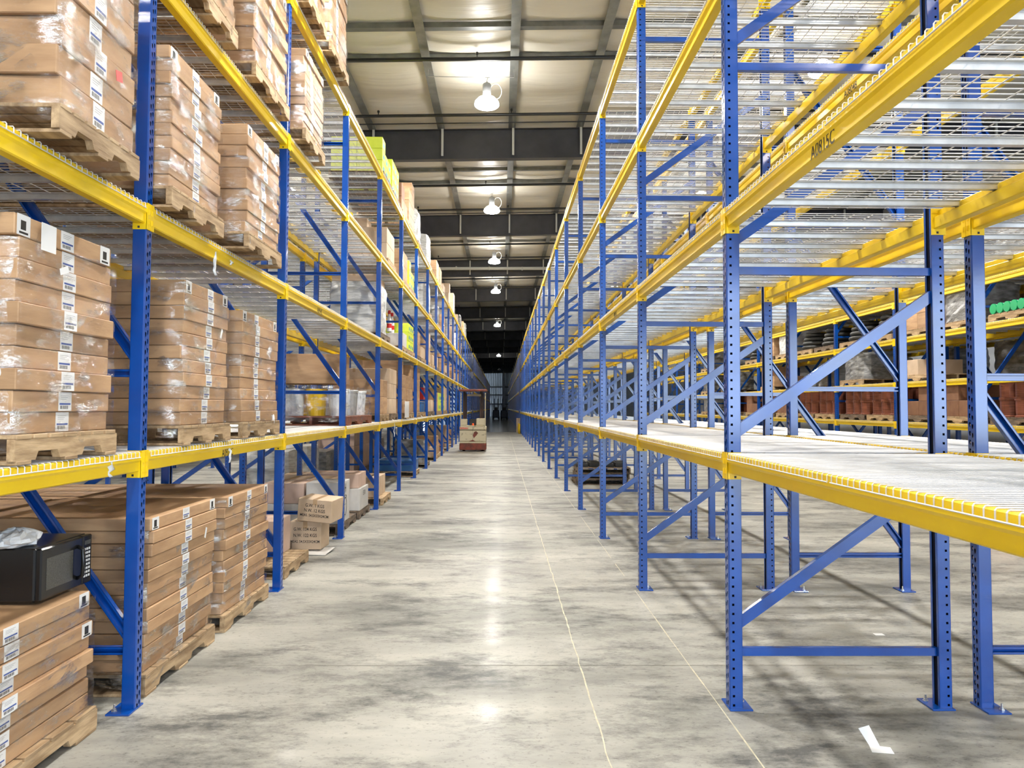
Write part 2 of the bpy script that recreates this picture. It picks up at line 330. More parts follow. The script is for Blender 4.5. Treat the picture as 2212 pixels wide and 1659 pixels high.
for i, y in enumerate(RAF):
    mb = MB(); d = 0.44 * U; xa, xb = -WALL_X, WALL_X
    def sl(x0, x1, ya, yb, za, zb):
        mb.add([(x0, ya, zroof(x0) + za), (x1, ya, zroof(x1) + za), (x1, yb, zroof(x1) + za), (x0, yb, zroof(x0) + za),
                (x0, ya, zroof(x0) + zb), (x1, ya, zroof(x1) + zb), (x1, yb, zroof(x1) + zb), (x0, yb, zroof(x0) + zb)],
               [(0, 3, 2, 1), (4, 5, 6, 7), (0, 1, 5, 4), (2, 3, 7, 6), (1, 2, 6, 5), (3, 0, 4, 7)])
    sl(xa, xb, y - .006, y + .006, -d, -.01); sl(xa, xb, y - .10, y + .10, -d - .014, -d); sl(xa, xb, y - .10, y + .10, -.014, 0)
    r = struct(mb.build('roof_rafter', M['rafter']))
    fb = MB()
    for j, x in enumerate(PUR):
        x += 0.03; fb.box(x - .03, x + .03, y - .118, y - .105, zroof(x) - d + .06, zroof(x) + .1)
        fb.box(x - .03, x - .025, y - .118, y - .08, zroof(x) - d + .06, zroof(x) + .1)
    struct(fb.build('rafter_brace', M['whitesteel'], r))
# walls
w = MB()
w.box(-WALL_X, DOOR[0], WALL_BACK - .2, WALL_BACK, 0, 9); w.box(DOOR[1], WALL_X, WALL_BACK - .2, WALL_BACK, 0, 9); w.box(DOOR[0], DOOR[1], WALL_BACK - .2, WALL_BACK, DOOR[2], 9)
struct(w.build('wall_back', M['wallpanel']))
for sgn, nm in ((-1, 'wall_left'), (1, 'wall_right')):
    w = MB(); x = sgn * WALL_X; w.box(min(x, x + sgn * .2), max(x, x + sgn * .2), WALL_BACK, 49.0 * L if sgn < 0 else WALL_END, 0, 9); struct(w.build(nm, M['wallpanel']))  # left wall stops short, an added gap letting daylight onto the end wall
w = MB(); x = -WALL_X
while x < WALL_X:
    w.prism([(x, WALL_END), (x + .22, WALL_END), (x + .25, WALL_END - .04), (x + .30, WALL_END - .04), (x + .33, WALL_END), (x + .33, WALL_END + .1), (x, WALL_END + .1)], 0, 9, 'z'); x += .33
struct(w.build('wall_end', M['wallpanel']))
w = MB()
for z in (2.2, 3.9, 5.4): w.box(-WALL_X, WALL_X, WALL_END - .35, WALL_END - .1, z, z + .22)
w.box(0.15 * U, 0.15 * U + .45, WALL_END - .6, WALL_END - .1, 0, 9); w.box(-5 * U, -5 * U + .4, WALL_END - .6, WALL_END - .1, 0, 9)
struct(w.build('trim_4', M['rafter']))

# sprinkler pipes
head_me = []
for r in (.038, .035):
    hb = MB(); hb.tube([(0, 0, r), (0, 0, r + .05)], .012, 6); hb.lathe([(.012, 0), (.028, .01), (.028, .045), (.01, .06)], 8, (0, 0, r + .04)); head_me.append(hb.mesh('sprinkler_head', M['pipe']))
for k in range(-2, 12):
    for j, (d0, r, heads) in enumerate(((5.23, .038, True), (6.25, .035, True), (6.43, .014, False))):
        y = (d0 + 3.03 * k) * L; z0 = ZM(4.94) * U
        mb = MB(); mb.tube([(-WALL_X, y, z0 - RSL * WALL_X), (WALL_X, y, z0 + RSL * WALL_X)], r, 10)
        p = mb.build('sprinkler_pipe' if heads else 'thin_pipe', M['pipe'], smooth=True)
        where = f'in front of the {ORD[k]} rafter' if k >= 0 else 'out of view overhead'
        tag(p, (f'black {"sprinkler pipe below the insulation mid-way" if j == 0 else "sprinkler pipe close" if j == 1 else "thin pipe right"} {where} of the aisle' if k >= 0 else f'black ceiling pipe {j + 1} overhead behind the camera run {k + 3}'), 'pipe', 'sprinkler pipes under the roof')
        if heads:
            x = -WALL_X + 1.0 + (j * 0.7)
            while x < WALL_X and 0 <= k < 6:
                if abs(x) < 5: obj('sprinkler_head', head_me[j], p, (x, y, z0 + RSL * x))
                x += 3.05
mb = MB(); y = 12.5 * L; mb.tube([(-WALL_X, y, 4.72 * U), (WALL_X, y, 4.86 * U)], .07, 12)
for x in (-2.1, -.6, .9): mb.tube([(x, y, 4.79 * U), (x + .06, y, 4.79 * U)], .085, 12)
tag(mb.build('water_main_pipe', M['whitesteel'], smooth=True), 'thick whitish main pipe crossing the roof in front of the third rafter', 'pipe')

# high-bay lamps
def lampthing(x, y, lit, label, group=None, near=True, power=1.0):
    t = tag(empty('high_bay_lamp', (x, y, ZM(4.59) * U)), label, 'lamp', group)
    mb = MB(); mb.lathe([(.045, .17), (.082, .18), (.085, .21), (.085, .40), (.07, .42), (.03, .44), (.012, .46)], 14); mb.build('ballast_housing', M['lampbody'], t, True)
    mb = MB(); mb.lathe([(.215, -.055), (.245, -.03), (.25, .0), (.235, .05), (.17, .12), (.08, .165), (.05, .17)], 24); mb.build('dome', M['lampdome' if lit else 'lampoff'], t, True)
    zu = zroof(x) - ZM(4.59) * U
    mb = MB(); mb.tube([(-1.19, 0, zu - .02), (-1.19, 0, .56), (0, 0, .545), (.55, 0, .56), (.55, 0, zu + .01)], .008, 6); mb.build('hanger_rod', M['bolt'], t)
    if near:
        mb = MB(); mb.tube([(0, 0, .45), (0, 0, .5), (.02, 0, .52), (0, 0, .545)], .006, 5); mb.build('hook', M['bolt'], t)
        mb = MB(); mb.tube([(.08 + .12 * (1 - math.cos(a)) - .02, 0, .26 + .16 * math.sin(a) * (1 if a < 3 else 1)) for a in [i * 2 * PI / 16 for i in range(17)]], .008, 5)
        mb.build('cable_loop', M['cable'], t)
    if lit:
        l = bpy.data.lights.new('lamp_light', 'AREA'); l.shape = 'DISK'; l.size = .42; l.energy = LAMP_W * power; l.color = LAMP_COL
        lo = bpy.data.objects.new('lamp_light', l); COL.objects.link(lo); lo.parent = t; lo.location = (0, 0, -.07)
AX = -0.19 * U
for k in range(-2, 16):
    if k in (4,): lit = False
    else: lit = k in (-2, -1, 0, 1, 2, 3, 5, 9)
    if not lit and k != 13: continue
    nm = {-2: 'lit high-bay lamp behind the viewpoint over the main aisle', -1: 'lit high-bay lamp right above the viewpoint in the main aisle', 0: 'glowing high-bay lamp nearest in view, large, with white cable loop',
          1: 'second glowing high-bay lamp, hanging in front of the second dark rafter', 2: 'third glowing high-bay lamp beside the whitish main pipe', 3: 'fourth glowing high-bay lamp down the main aisle',
          5: 'small glowing lamp far down the aisle below the fourth', 9: 'last glowing lamp before the far wall, a tiny disc', 13: 'unlit far lamp just above the end wall'}[k]
    lampthing(AX, (5.5 + 3.03 * k) * L, lit, nm, 'high-bay lamps over the aisle', k < 6, {5: .25, 9: .12}.get(k, 1))
for sx, side in ((3.48, 'right'), (-3.68, 'left')):
    for k in range(-2, 4):
        lampthing(sx * U, (4.9 + 3.03 * k) * L, True, f'glowing high-bay lamp over the {side} side aisle, {ORD[k + 2]} from the viewpoint end', f'lamps over the {side} side aisle', False)

# ------------------------------------------------------------------ rack parts
PW = 0.074       # column width
PH = 3.27 * U   # column height
HP = 0.030 * U
def holed_strip(mb, P, w0, w1, holes_fn, z0, z1):
    """strip between w0..w1 and z0..z1 divided in cells of HP, each with one hole; P(w, z) -> xyz"""
    z = z0
    while z < z1 - 1e-6:
        zt = min(z + HP, z1)
        if zt - z < HP * .9: mb.add([P(w0, z), P(w1, z), P(w1, zt), P(w0, zt)], [(0, 1, 2, 3)]); break
        cx, cz = (w0 + w1) / 2, (z + zt) / 2; hole = holes_fn(cx, cz)
        n = len(hole); out = [(w0, z), (w1, z), (w1, zt), (w0, zt)]
        vs = [P(*q) for q in out] + [P(*q) for q in hole]
        mb.add(vs, [(i, (i + 1) % n, n + (i + 1) % n, n + i) for i in range(n)]); z = zt
def sq(cx, cz, a=.0064): return [(cx + a * s, cz + a * t) for s, t in ((-1, -1), (1, -1), (1, 1), (-1, 1))]
def post_mb(holes=True):   # front face at x=0 looking to -x, column spans x 0..PW, y 0..PW
    mb = MB(); c = .006
    if holes:
        f = lambda w, z: (0, w, z)
        w0, w1 = c, PW - c; mid = PW / 2
        for a, bb in ((w0, mid), (mid, w1)):
            # corners of the cell must be hit: use square-ish star hole
            z = 0
            while z < PH - 1e-6:
                zt = min(z + HP, PH); cx = (a + bb) / 2 + (.003 if a == w0 else -.003); cz = (z + zt) / 2 + (.006 if a == w0 else -.006)
                if zt - z < HP * .9: mb.add([f(a, z), f(bb, z), f(bb, zt), f(a, zt)], [(0, 3, 2, 1)]); break
                hol = [(cx - .003, cz - .014), (cx + .003, cz - .014), (cx + .007, cz), (cx + .007, cz + .009), (cx + .003, cz + .013), (cx - .003, cz + .013), (cx - .007, cz + .009), (cx - .007, cz)]
                o8 = [(a, z), (bb, z), (bb, z + (zt - z) * .4), (bb, zt - .008), (bb, zt), (a, zt), (a, zt - .008), (a, z + (zt - z) * .4)]
                vs = [f(*q) for q in o8] + [f(*q) for q in hol]
                mb.add(vs, [(i, 8 + i, 8 + (i + 1) % 8, (i + 1) % 8) for i in range(8)]); z = zt
        holed_strip(mb, lambda w_, z_: (w_, 0, z_), .012, .036, sq, 0, PH)
        mb.add([(c, 0, 0), (.012, 0, 0), (.012, 0, PH), (c, 0, PH), (.036, 0, 0), (PW, 0, 0), (PW, 0, PH), (.036, 0, PH)], [(0, 1, 2, 3), (4, 5, 6, 7)])
    else:
        mb.add([(0, c, 0), (0, PW - c, 0), (0, PW - c, PH), (0, c, PH)], [(0, 3, 2, 1)]); mb.add([(c, 0, 0), (PW, 0, 0), (PW, 0, PH), (c, 0, PH)], [(0, 1, 2, 3)])
    mb.add([(0, c, 0), (c, 0, 0), (c, 0, PH), (0, c, PH)], [(0, 1, 2, 3)])
    mb.add([(0, PW - c, 0), (c, PW, 0), (c, PW, PH), (0, PW - c, PH)], [(3, 2, 1, 0)])
    mb.add([(c, PW, 0), (PW, PW, 0), (PW, PW, PH), (c, PW, PH)], [(3, 2, 1, 0)])
    t = .0025     # return lips, and a core box coloured near-black for the shade inside
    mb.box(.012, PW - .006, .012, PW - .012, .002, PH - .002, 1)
    mb.box(PW - t, PW, 0, .018, 0, PH); mb.box(PW - t, PW, PW - .018, PW, 0, PH)
    mb.box(0, PW, 0, PW, PH, PH + .003)
    return mb
def brace_mb(x0, z0, x1, z1, hgt, th=.034):
    mb = MB(); a = Vector((x0, 0, z0)); c = Vector((x1, 0, z1)); d = (c - a); ln = d.length; ang = math.atan2(d.z, d.x); y = PW / 2
    T = Matrix.Translation((x0, y, z0)) @ Matrix.Rotation(-ang, 4, 'Y')
    mb.box(0, ln, -th / 2, -th / 2 + .003, -hgt / 2, hgt / 2, 0, T); mb.box(0, ln, -th / 2, th / 2, hgt / 2 - .003, hgt / 2, 0, T); mb.box(0, ln, -th / 2, th / 2, -hgt / 2, -hgt / 2 + .003, 0, T)
    mb.box(0, ln, th / 2 - .003, th / 2, -hgt / 2, -hgt / 2 + .012, 0, T); mb.box(0, ln, th / 2 - .003, th / 2, hgt / 2 - .012, hgt / 2, 0, T)
    return mb
BR = {'A': (.7475 * U, (.186, .83, 1.47, 2.18, 3.09), ((.28, .76), (.92, 1.39), (1.575, 2.05), (2.27, 2.76))),
      'B': (.662 * U, (.19, 1.11, 2.03, 3.05), ((.24, 1.05), (1.165, 1.98), (2.09, 2.92)))}
BM = [M['blue'], M['inside']]
post_front_me = post_mb().mesh('post', BM)
bk = post_mb(); D = {}
def flipx(mb, depth):
    o = MB(); o.v = [(depth - x, y, z) for x, y, z in mb.v]; o.f = [f[::-1] for f in mb.f]; o.m = mb.m; return o
def plate_mb(x0, x1): mb = MB(); mb.bbox(x0, x1, -.022, PW + .075, .0, .010, .002); return mb
def bolt_mb(x, y): mb = MB(); mb.lathe([(.016, 0), (.016, .004), (.011, .005), (.011, .013), (.006, .014), (.006, .035), (.004, .037)], 6, (x, y, .010)); return mb
FR = {}
for typ, (dep, hors, dia) in BR.items():
    pr = {'post': [post_front_me, flipx(bk, dep).mesh('post', BM)],
          'base_plate': [plate_mb(-.004, .125).mesh('base_plate', M['blue']), plate_mb(dep - .125, dep + .004).mesh('base_plate', M['blue'])],
          'horizontal_brace': [brace_mb(PW - .02, z * U, dep - PW + .02, z * U, .044).mesh('horizontal_brace', M['blue']) for z in hors],
          'diagonal_brace': [brace_mb(PW - .015, a * U, dep - PW + .015, c * U, .060).mesh('diagonal_brace', M['blue']) for a, c in dia],
          'bolt': [bolt_mb(.098, PW + .03).mesh('anchor_bolt', M['bolt']), bolt_mb(dep - .098, PW + .03).mesh('anchor_bolt', M['bolt'])]}
    one = MB(); sp_ = post_mb(False); one.merge(sp_); one.merge(flipx(sp_, dep)); one.merge(plate_mb(-.004, .125)); one.merge(plate_mb(dep - .125, dep + .004))
    for z in hors: one.merge(brace_mb(PW - .02, z * U, dep - PW + .02, z * U, .044))
    for a, c in dia: one.merge(brace_mb(PW - .015, a * U, dep - PW + .015, c * U, .060))
    mid = MB(); mid.merge(post_mb(True)); mid.merge(flipx(post_mb(True), dep)); mid.merge(plate_mb(-.004, .125)); mid.merge(plate_mb(dep - .125, dep + .004))
    for z in hors: mid.merge(brace_mb(PW - .02, z * U, dep - PW + .02, z * U, .044))
    for a, c in dia: mid.merge(brace_mb(PW - .015, a * U, dep - PW + .015, c * U, .060))
    FR[typ] = (dep, pr, one.mesh('upright_frame', BM), mid.mesh('upright_frame', BM))
# rows: front x (aisle face), facing sign (-1: front looks to -x), type, levels (beam top, in U), label name, colour words
LV4 = (.847, ZM(1.665), ZM(2.49), ZM(3.30))
ROWS = {'R1': (.763, -1, 'A', LV4, 'right aisle rack'), 'R2': (2.266, 1, 'B', LV4, 'second right rack'),
        'R3': (4.78, -1, 'B', (.847, 1.32, 1.85, 2.30, 2.89), 'far right rack'), 'R4': (6.19, 1, 'B', (.847, 1.32, 1.85, 2.30), 'rearmost right rack'),
        'L1': (-1.198, 1, 'B', LV4, 'left aisle rack'), 'L2': (-2.70, -1, 'A', LV4, 'second left rack'),
        'L3': (-4.66, 1, 'B', (.847, 1.32, 1.85, 2.30), 'far left rack')}
def frame(row, n, detail, y=None, label=None, grp=None):
    fx, face, typ, lv, nm = ROWS[row]; dep, pr, one, mid = FR[typ]; y0 = FY(n) if y is None else y
    rz = 0 if face == -1 else PI; loc = (fx * U, y0 if face == -1 else y0 + PW, 0)
    lab = label or (f'blue upright frame of the {nm}, {ORD[n + 1]} from the viewpoint')
    if detail == 2:
        t = tag(empty('upright_frame', loc, rz), lab, 'rack upright', grp or f'upright frames of the {nm}')
        posts = [obj('post', me, t) for me in pr['post']]
        for i, me in enumerate(pr['base_plate']):
            p = obj('base_plate', me, t)
            if n < 4: obj('anchor_bolt', pr['bolt'][i], p)
        for k in ('horizontal_brace', 'diagonal_brace'):
            for me in pr[k]: obj(k, me, t)
    else:
        t = tag(obj('upright_frame', mid if detail == 1 else one, None, loc, rz), lab, 'rack upright', grp or f'upright frames of the {nm}')
    return t
# beam: local x inward from the aisle face, y 0..len, z 0 = top
BL = L - PW
BPROF = [(.004, 0), (-.004, -.005), (-.004, -.045), (.005, -.057), (.005, -.103), (.012, -.109), (.058, -.109), (.062, -.105), (.062, -.046), (.058, -.042), (.036, -.042), (.036, -.004), (.032, 0)]
def beam_mb(): mb = MB(); mb.prism(BPROF[::-1], 0.003, BL - .003); return mb
def conn_mb(end):
    mb = MB(); z0, z1 = -.142, .008
    ya, yb = (0.0, .005) if end == 0 else (BL - .005, BL)
    mb.box(-.004, .074, ya, yb, z0, z1)
    if end == 0: mb.box(-.008, -.001, -.034, .005, z0, z1)
    else: mb.box(-.008, -.001, BL - .005, BL + .034, z0, z1)
    for q in (0.03, .085):        # punched claws on the front
        yy = -.026 if end == 0 else BL + .010
        for s in (0, .011): mb.box(-.0105, -.0075, yy + s, yy + s + .005, z0 + q, z0 + q + .03)
    y = .0052 if end == 0 else BL - .0062
    mb.box(.034, .046, y, y + .001, -.135, -.123, 1)  # black patch for the shade in a punched hole, not cut through
    return mb
beam_me = beam_mb().mesh('shelf_beam', M['yellow']); conn_me = [conn_mb(i).mesh('beam_connector', [M['yellow'], M['ink']]) for i in (0, 1)]
beam_all = MB(); beam_all.merge(beam_mb()); beam_all.merge(conn_mb(0)); beam_all.merge(conn_mb(1)); beam_all_me = beam_all.mesh('shelf_beam', [M['yellow'], M['ink']])
def beam_T(row, b, lvl, rear=False):
    fx, face, typ, lv, nm = ROWS[row]; dep = FR[typ][0]; z = lv[lvl] * U; x = fx * U; y = FY(b) + PW
    outward = face if not rear else -face           # which way the beam's outer side looks
    if rear: x = x - face * dep
    if outward == -1: return (x, y, z), 0
    return (x, y + BL, z), PI
def beam(row, b, lvl, rear, detail, text=None):
    loc, rz = beam_T(row, b, lvl, rear); nm = ROWS[row][4]
    n_lv = ['lowest', 'second', 'third', 'fourth', 'fifth'][lvl]
    o = obj('shelf_beam', beam_me if detail else beam_all_me, None, loc, rz)
    tag(o, f'yellow {"back" if rear else "front"} beam of the {n_lv} shelf, {nm}, {bayname(b)}', 'rack beam', f'yellow beams of the {nm}')
    if detail:
        for i in (0, 1):
            c = obj('beam_connector', conn_me[i], o)
    if text:
        mb = MB(); mb.merge(text_mb(text[0], text[2], .0012, .8), face_T((-.0055 if rz == 0 else -.0055, text[1], -.083), '-x'))
        # letters sit on the recessed lower web
        for i, p in enumerate(mb.v): mb.v[i] = (.0040, p[1], p[2])
        obj('lettering', mb.mesh('lettering', M['ink_brown']), o)
    return o
# wire deck: local x 0..depth from the aisle face, y 0..DL
DL = BL * .487; WP = .0465
def deck_wires(dep, seg=4, r=.0027, step=1):
    mb = MB(); n = int(DL / WP); y = (DL - n * WP) / 2
    for i in range(0, n + 1, step):
        yy = y + i * WP
        mb.tube([(-.0085, yy, -.028), (-.0085, yy, -.003), (-.0045, yy, .003), (dep + .0045, yy, .003), (dep + .0085, yy, -.003), (dep + .0085, yy, -.028)], r, seg, cap=False)
    m_ = 11
    for i in range(m_ + 1):
        x = .03 + (dep - .06) * i / m_; mb.tube([(x, y, -.001), (x, DL - y, -.001)], r, seg, cap=False)
    for x in (-.012, dep + .012): mb.tube([(x, y - .006, -.028), (x, DL - y + .006, -.028)], r * 1.15, seg)
    return mb
def channel_mb(dep, y):
    mb = MB(); a, c = .040, dep - .040; h = .032; t = .002
    prof = [(-.028, -.004), (-.018, -.004 - .004), (-.016, -h), (.016, -h), (.018, -.008), (.028, -.004), (.028, -.002), (.016, -.005), (.014, -h + t), (-.014, -h + t), (-.016, -.005), (-.028, -.002)]
    mb.prism([(p[0] + y, p[1]) for p in prof], a, c, 'x')
    for xa, xb in ((a - .004, a + .022), (c - .022, c + .004)): mb.add([(xa, y - .03, -.0405), (xb, y - .016, -h - .001), (xb, y + .016, -h - .001), (xa, y + .03, -.0405)], [(0, 1, 2, 3), (3, 2, 1, 0)])
    return mb
CH = [DL * (i + .55) / 4.1 for i in range(4)]
DK = {}
for typ in 'AB':
    dep = FR[typ][0]
    full = MB(); full.merge(deck_wires(dep, 3)); [full.merge(channel_mb(dep, y)) for y in CH]
    DK[typ] = (deck_wires(dep, 5).mesh('wire_deck', M['wire']), [channel_mb(dep, y).mesh('support_channel', M['galv']) for y in CH], full.mesh('wire_deck', M['galv']))
farmb = {typ: MB() for typ in 'AB'}
for typ in 'AB':
    farmb[typ].merge(deck_wires(FR[typ][0], 3, .003, 2)); [farmb[typ].merge(channel_mb(FR[typ][0], y)) for y in CH]
def deck_T(row, b, lvl, half):
    fx, face, typ, lv, nm = ROWS[row]; g = BL * .009
    y0 = FY(b) + PW + (g if half == 0 else BL - g - DL); x = fx * U; z = lv[lvl] * U
    if face == -1: return (x, y0, z), 0
    return (x, y0 + DL, z), PI
def deck(row, b, lvl, half, detail):
    loc, rz = deck_T(row, b, lvl, half); typ = ROWS[row][2]; nm = ROWS[row][4]
    n_lv = ['lowest', 'second', 'third', 'fourth', 'fifth'][lvl]
    o = obj('wire_deck', DK[typ][0] if detail else DK[typ][2], None, loc, rz)
    tag(o, f'grey wire deck, {"near" if half == 0 else "far"} half of {n_lv} shelf, {nm}, {bayname(b)}', 'wire deck', f'wire decks of the {nm}')
    if detail:
        for me in DK[typ][1]: obj('support_channel', me, o)
    return o

LASTN = 17
# frames
for row, n0, n1 in (('R1', -1, LASTN), ('R2', -1, LASTN), ('L1', -1, LASTN), ('L2', -1, LASTN), ('R3', 0, 14), ('R4', 1, 12), ('L3', 2, 14)):
    for n in range(n0, n1 + 1):
        d = 2 if (row in ('R1', 'R2', 'L1') and n <= 5) or (row in ('L2',) and n <= 3) else (1 if (row in ('R1', 'R2', 'L1', 'L2', 'R3') and n <= 9) else 0)
        frame(row, n, d)
beams_rest = MB(); decks_rest = MB()
TXT = {('R1', -1, 1, False): 'A0815C', ('L1', 0, 0, False): 'A0922C', ('R1', 1, 1, False): 'A0813C', ('L1', 1, 1, False): 'A0914C', ('R2', 0, 2, True): 'A0804B', ('L1', -1, 1, False): 'A0921B',
       ('R2', 1, 1, True): 'A0802C', ('R1', 3, 1, False): 'A0811C'}
TXT = {k: (v, BL * .52, .085) for k, v in TXT.items()}
simple_beam = MB(); simple_beam.merge(beam_mb()); simple_beam.merge(conn_mb(0)); simple_beam.merge(conn_mb(1))
nb = 0; nd = 0
for row in ('R1', 'L1', 'R2', 'L2', 'R3', 'R4', 'L3'):
    lv = ROWS[row][3]; b0, b1 = {'R3': (0, 14), 'R4': (1, 12), 'L3': (2, 14)}.get(row, (-1, LASTN))
    front_ind = {'R1': 17, 'L1': 17, 'R2': 4, 'L2': -9, 'R3': 5, 'R4': -9, 'L3': -9}[row]
    rear_ind = {'R1': 4, 'L1': 4, 'R2': 4, 'L2': 3, 'R3': -9, 'R4': -9, 'L3': -9}[row]
    deck_ind = {'R1': 8, 'L1': 8, 'R2': 5, 'L2': 3, 'R3': 4, 'R4': -9, 'L3': -9}[row]
    for b in range(b0, b1):
        for k in range(len(lv)):
            for rear in (False, True):
                if b <= (rear_ind if rear else front_ind) and nb < 300:
                    beam(row, b, k, rear, b <= 4 and row in ('R1', 'L1', 'R2'), TXT.get((row, b, k, rear))); nb += 1
                else:
                    loc, rz = beam_T(row, b, k, rear); beams_rest.merge(simple_beam, Matrix.Translation(loc) @ Matrix.Rotation(rz, 4, 'Z'))
            for h in (0, 1):
                if b <= deck_ind and nd < 300: deck(row, b, k, h, b <= 3 and row in ('R1', 'L1', 'R2')); nd += 1
                else:
                    loc, rz = deck_T(row, b, k, h); decks_rest.merge(farmb[ROWS[row][2]], Matrix.Translation(loc) @ Matrix.Rotation(rz, 4, 'Z'))
# second block of racks beyond the cross aisle
for row in ('R1', 'L1'):
    for n in range(0, 30):
        y = (19.9 + n) * L; k = f'blue upright frame in the dark block beyond the cross aisle, {ORD[n]} along the {"right" if row == "R1" else "left"} side'
        frame(row, 99, 0, y, k, 'upright frames beyond the cross aisle')
        if n == 29: continue
        for kk in range(4):
            for rear in (False, True):
                loc, rz = beam_T(row, 0, kk, rear); loc = (loc[0], loc[1] - FY(0) + y, loc[2]); beams_rest.merge(simple_beam, Matrix.Translation(loc) @ Matrix.Rotation(rz, 4, 'Z'))
            fx, face, typ, lv, nm_ = ROWS[row]; dd = FR[typ][0]; xa, xb = sorted((fx * U, fx * U - face * dd)); z = lv[kk] * U
            for q in range(8): yy = y + PW + (q + .5) * BL / 8; decks_rest.box(xa + .04, xb - .04, yy - .02, yy + .02, z - .036, z - .004)
            for q in range(24): yy = y + PW + (q + .5) * BL / 24; decks_rest.box(xa - .008, xb + .008, yy - .003, yy + .003, z, z + .004)
tag(beams_rest.build('shelf_beams', [M['yellow'], M['ink']]), 'remaining yellow step beams of the racks further away and behind', 'rack beam', kind='stuff')
tag(decks_rest.build('wire_decks', M['galv']), 'remaining galvanised wire decks of the racks further away and behind', 'wire deck', kind='stuff')

# ------------------------------------------------------------------ loads
_pm = {}
def pallet_meshes(lx, ly, dark):
    k = (round(lx, 3), round(ly, 3), dark)
    if k in _pm: return _pm[k]
    m_ = M['wood_dark'] if dark is True else (M['redwood'] if dark == 'red' else M['wood']); r = random.Random(int(lx * 100 + ly * 10))
    top = MB(); n = 7; w = ly / n
    for i in range(n): top.bbox(0, lx, i * w + .008, (i + 1) * w - .008 - r.uniform(0, .01), .106, .124, .002)
    bot = MB()
    for i in (0, 3, 6): bot.bbox(0, lx, i * w + .008, (i + 1) * w - .008, 0, .016, .002)
    st = []
    for x in (0.0, lx / 2 - .019, lx - .038):
        s = MB(); a, c = .17 * ly, .39 * ly; d_, e = .61 * ly, .83 * ly
        prof = [(0, .016), (a, .016), (a + .02, .052), (c - .02, .052), (c, .016), (d_, .016), (d_ + .02, .052), (e - .02, .052), (e, .016), (ly, .016), (ly, .106), (0, .106)]
        s.prism(prof[::-1], x + .002, x + .036, 'x'); st.append(s.mesh('stringer', m_))
    one = MB(); one.merge(top); one.merge(bot)
    _pm[k] = (top.mesh('top_boards', m_), bot.mesh('bottom_boards', m_), st); return _pm[k]
def pallet(x0, y0, z0, lx, ly, label, dark=False, rz=0, grp='wooden pallets'):
    a, c, st = pallet_meshes(lx, ly, dark)
    t = tag(empty('wooden_pallet', (x0, y0, z0), rz), label, 'pallet', grp)
    obj('top_boards', a, t); obj('bottom_boards', c, t)
    for s in st: obj('stringer', s, t)
    return t
def label_mesh(w, h):     # paper label in x-y plane with blue bar and bar code
    mb = MB(); mb.box(-w / 2, w / 2, -h / 2, h / 2, 0, .0006, 0)
    mb.box(-w * .42, w * .42, -h * .18, -h * .08, .0006, .0009, 1)
    x = -w * .36
    r = random.Random(2)
    while x < w * .2: ww = r.uniform(.0015, .005); mb.box(x, x + ww, -h * .40, -h * .22, .0006, .0009, 2); x += ww + .003
    for i in range(3): mb.box(-w * .35, w * (.1 + .1 * i), h * (.12 + .09 * i), h * (.14 + .09 * i), .0006, .0009, 3)
    return mb
def carton_mb(lx, ly, lz, r):
    mb = MB(); mb.bbox(0, lx, 0, ly, 0, lz, .004)
    mb.box(lx * .5 - .03, lx * .5 + .03, -.0004, ly + .0004, lz - .05, lz + .0004)   # tape over the seam, seen at the ends
    return mb
def film(x0, x1, y0, y1, z0, z1, label, dirs=1):
    mb = MB(); r = random.Random(int((x0 + y0 + z0) * 1000)); pts = []
    nx, ny = 10, 8
    for i in range(nx): pts.append((x0 + (x1 - x0) * i / nx, y0, 0, -1))
    for i in range(ny): pts.append((x1, y0 + (y1 - y0) * i / ny, 1, 0))
    for i in range(nx): pts.append((x1 - (x1 - x0) * i / nx, y1, 0, 1))
    for i in range(ny): pts.append((x0, y1 - (y1 - y0) * i / ny, -1, 0))
    nz = 14; n = len(pts); vs = []
    for k in range(nz + 1):
        z = z0 + (z1 - z0) * k / nz
        for i, (x, y, ux, uy) in enumerate(pts):
            d = r.uniform(.010, .024) + (.0 if k > 1 else r.uniform(0, .012)); vs.append((x + ux * d + (-.012 if x == x0 else .012 if x == x1 else 0) * (uy != 0), y + uy * d, z + r.uniform(-.01, .01) * (k in (0, nz))))
    mb.add(vs, [(k * n + i, k * n + (i + 1) % n, (k + 1) * n + (i + 1) % n, (k + 1) * n + i) for k in range(nz) for i in range(n)])
    return tag(mb.build('stretch_film', M['film'], smooth=True), label, 'stretch film', 'clear film around the carton stacks')
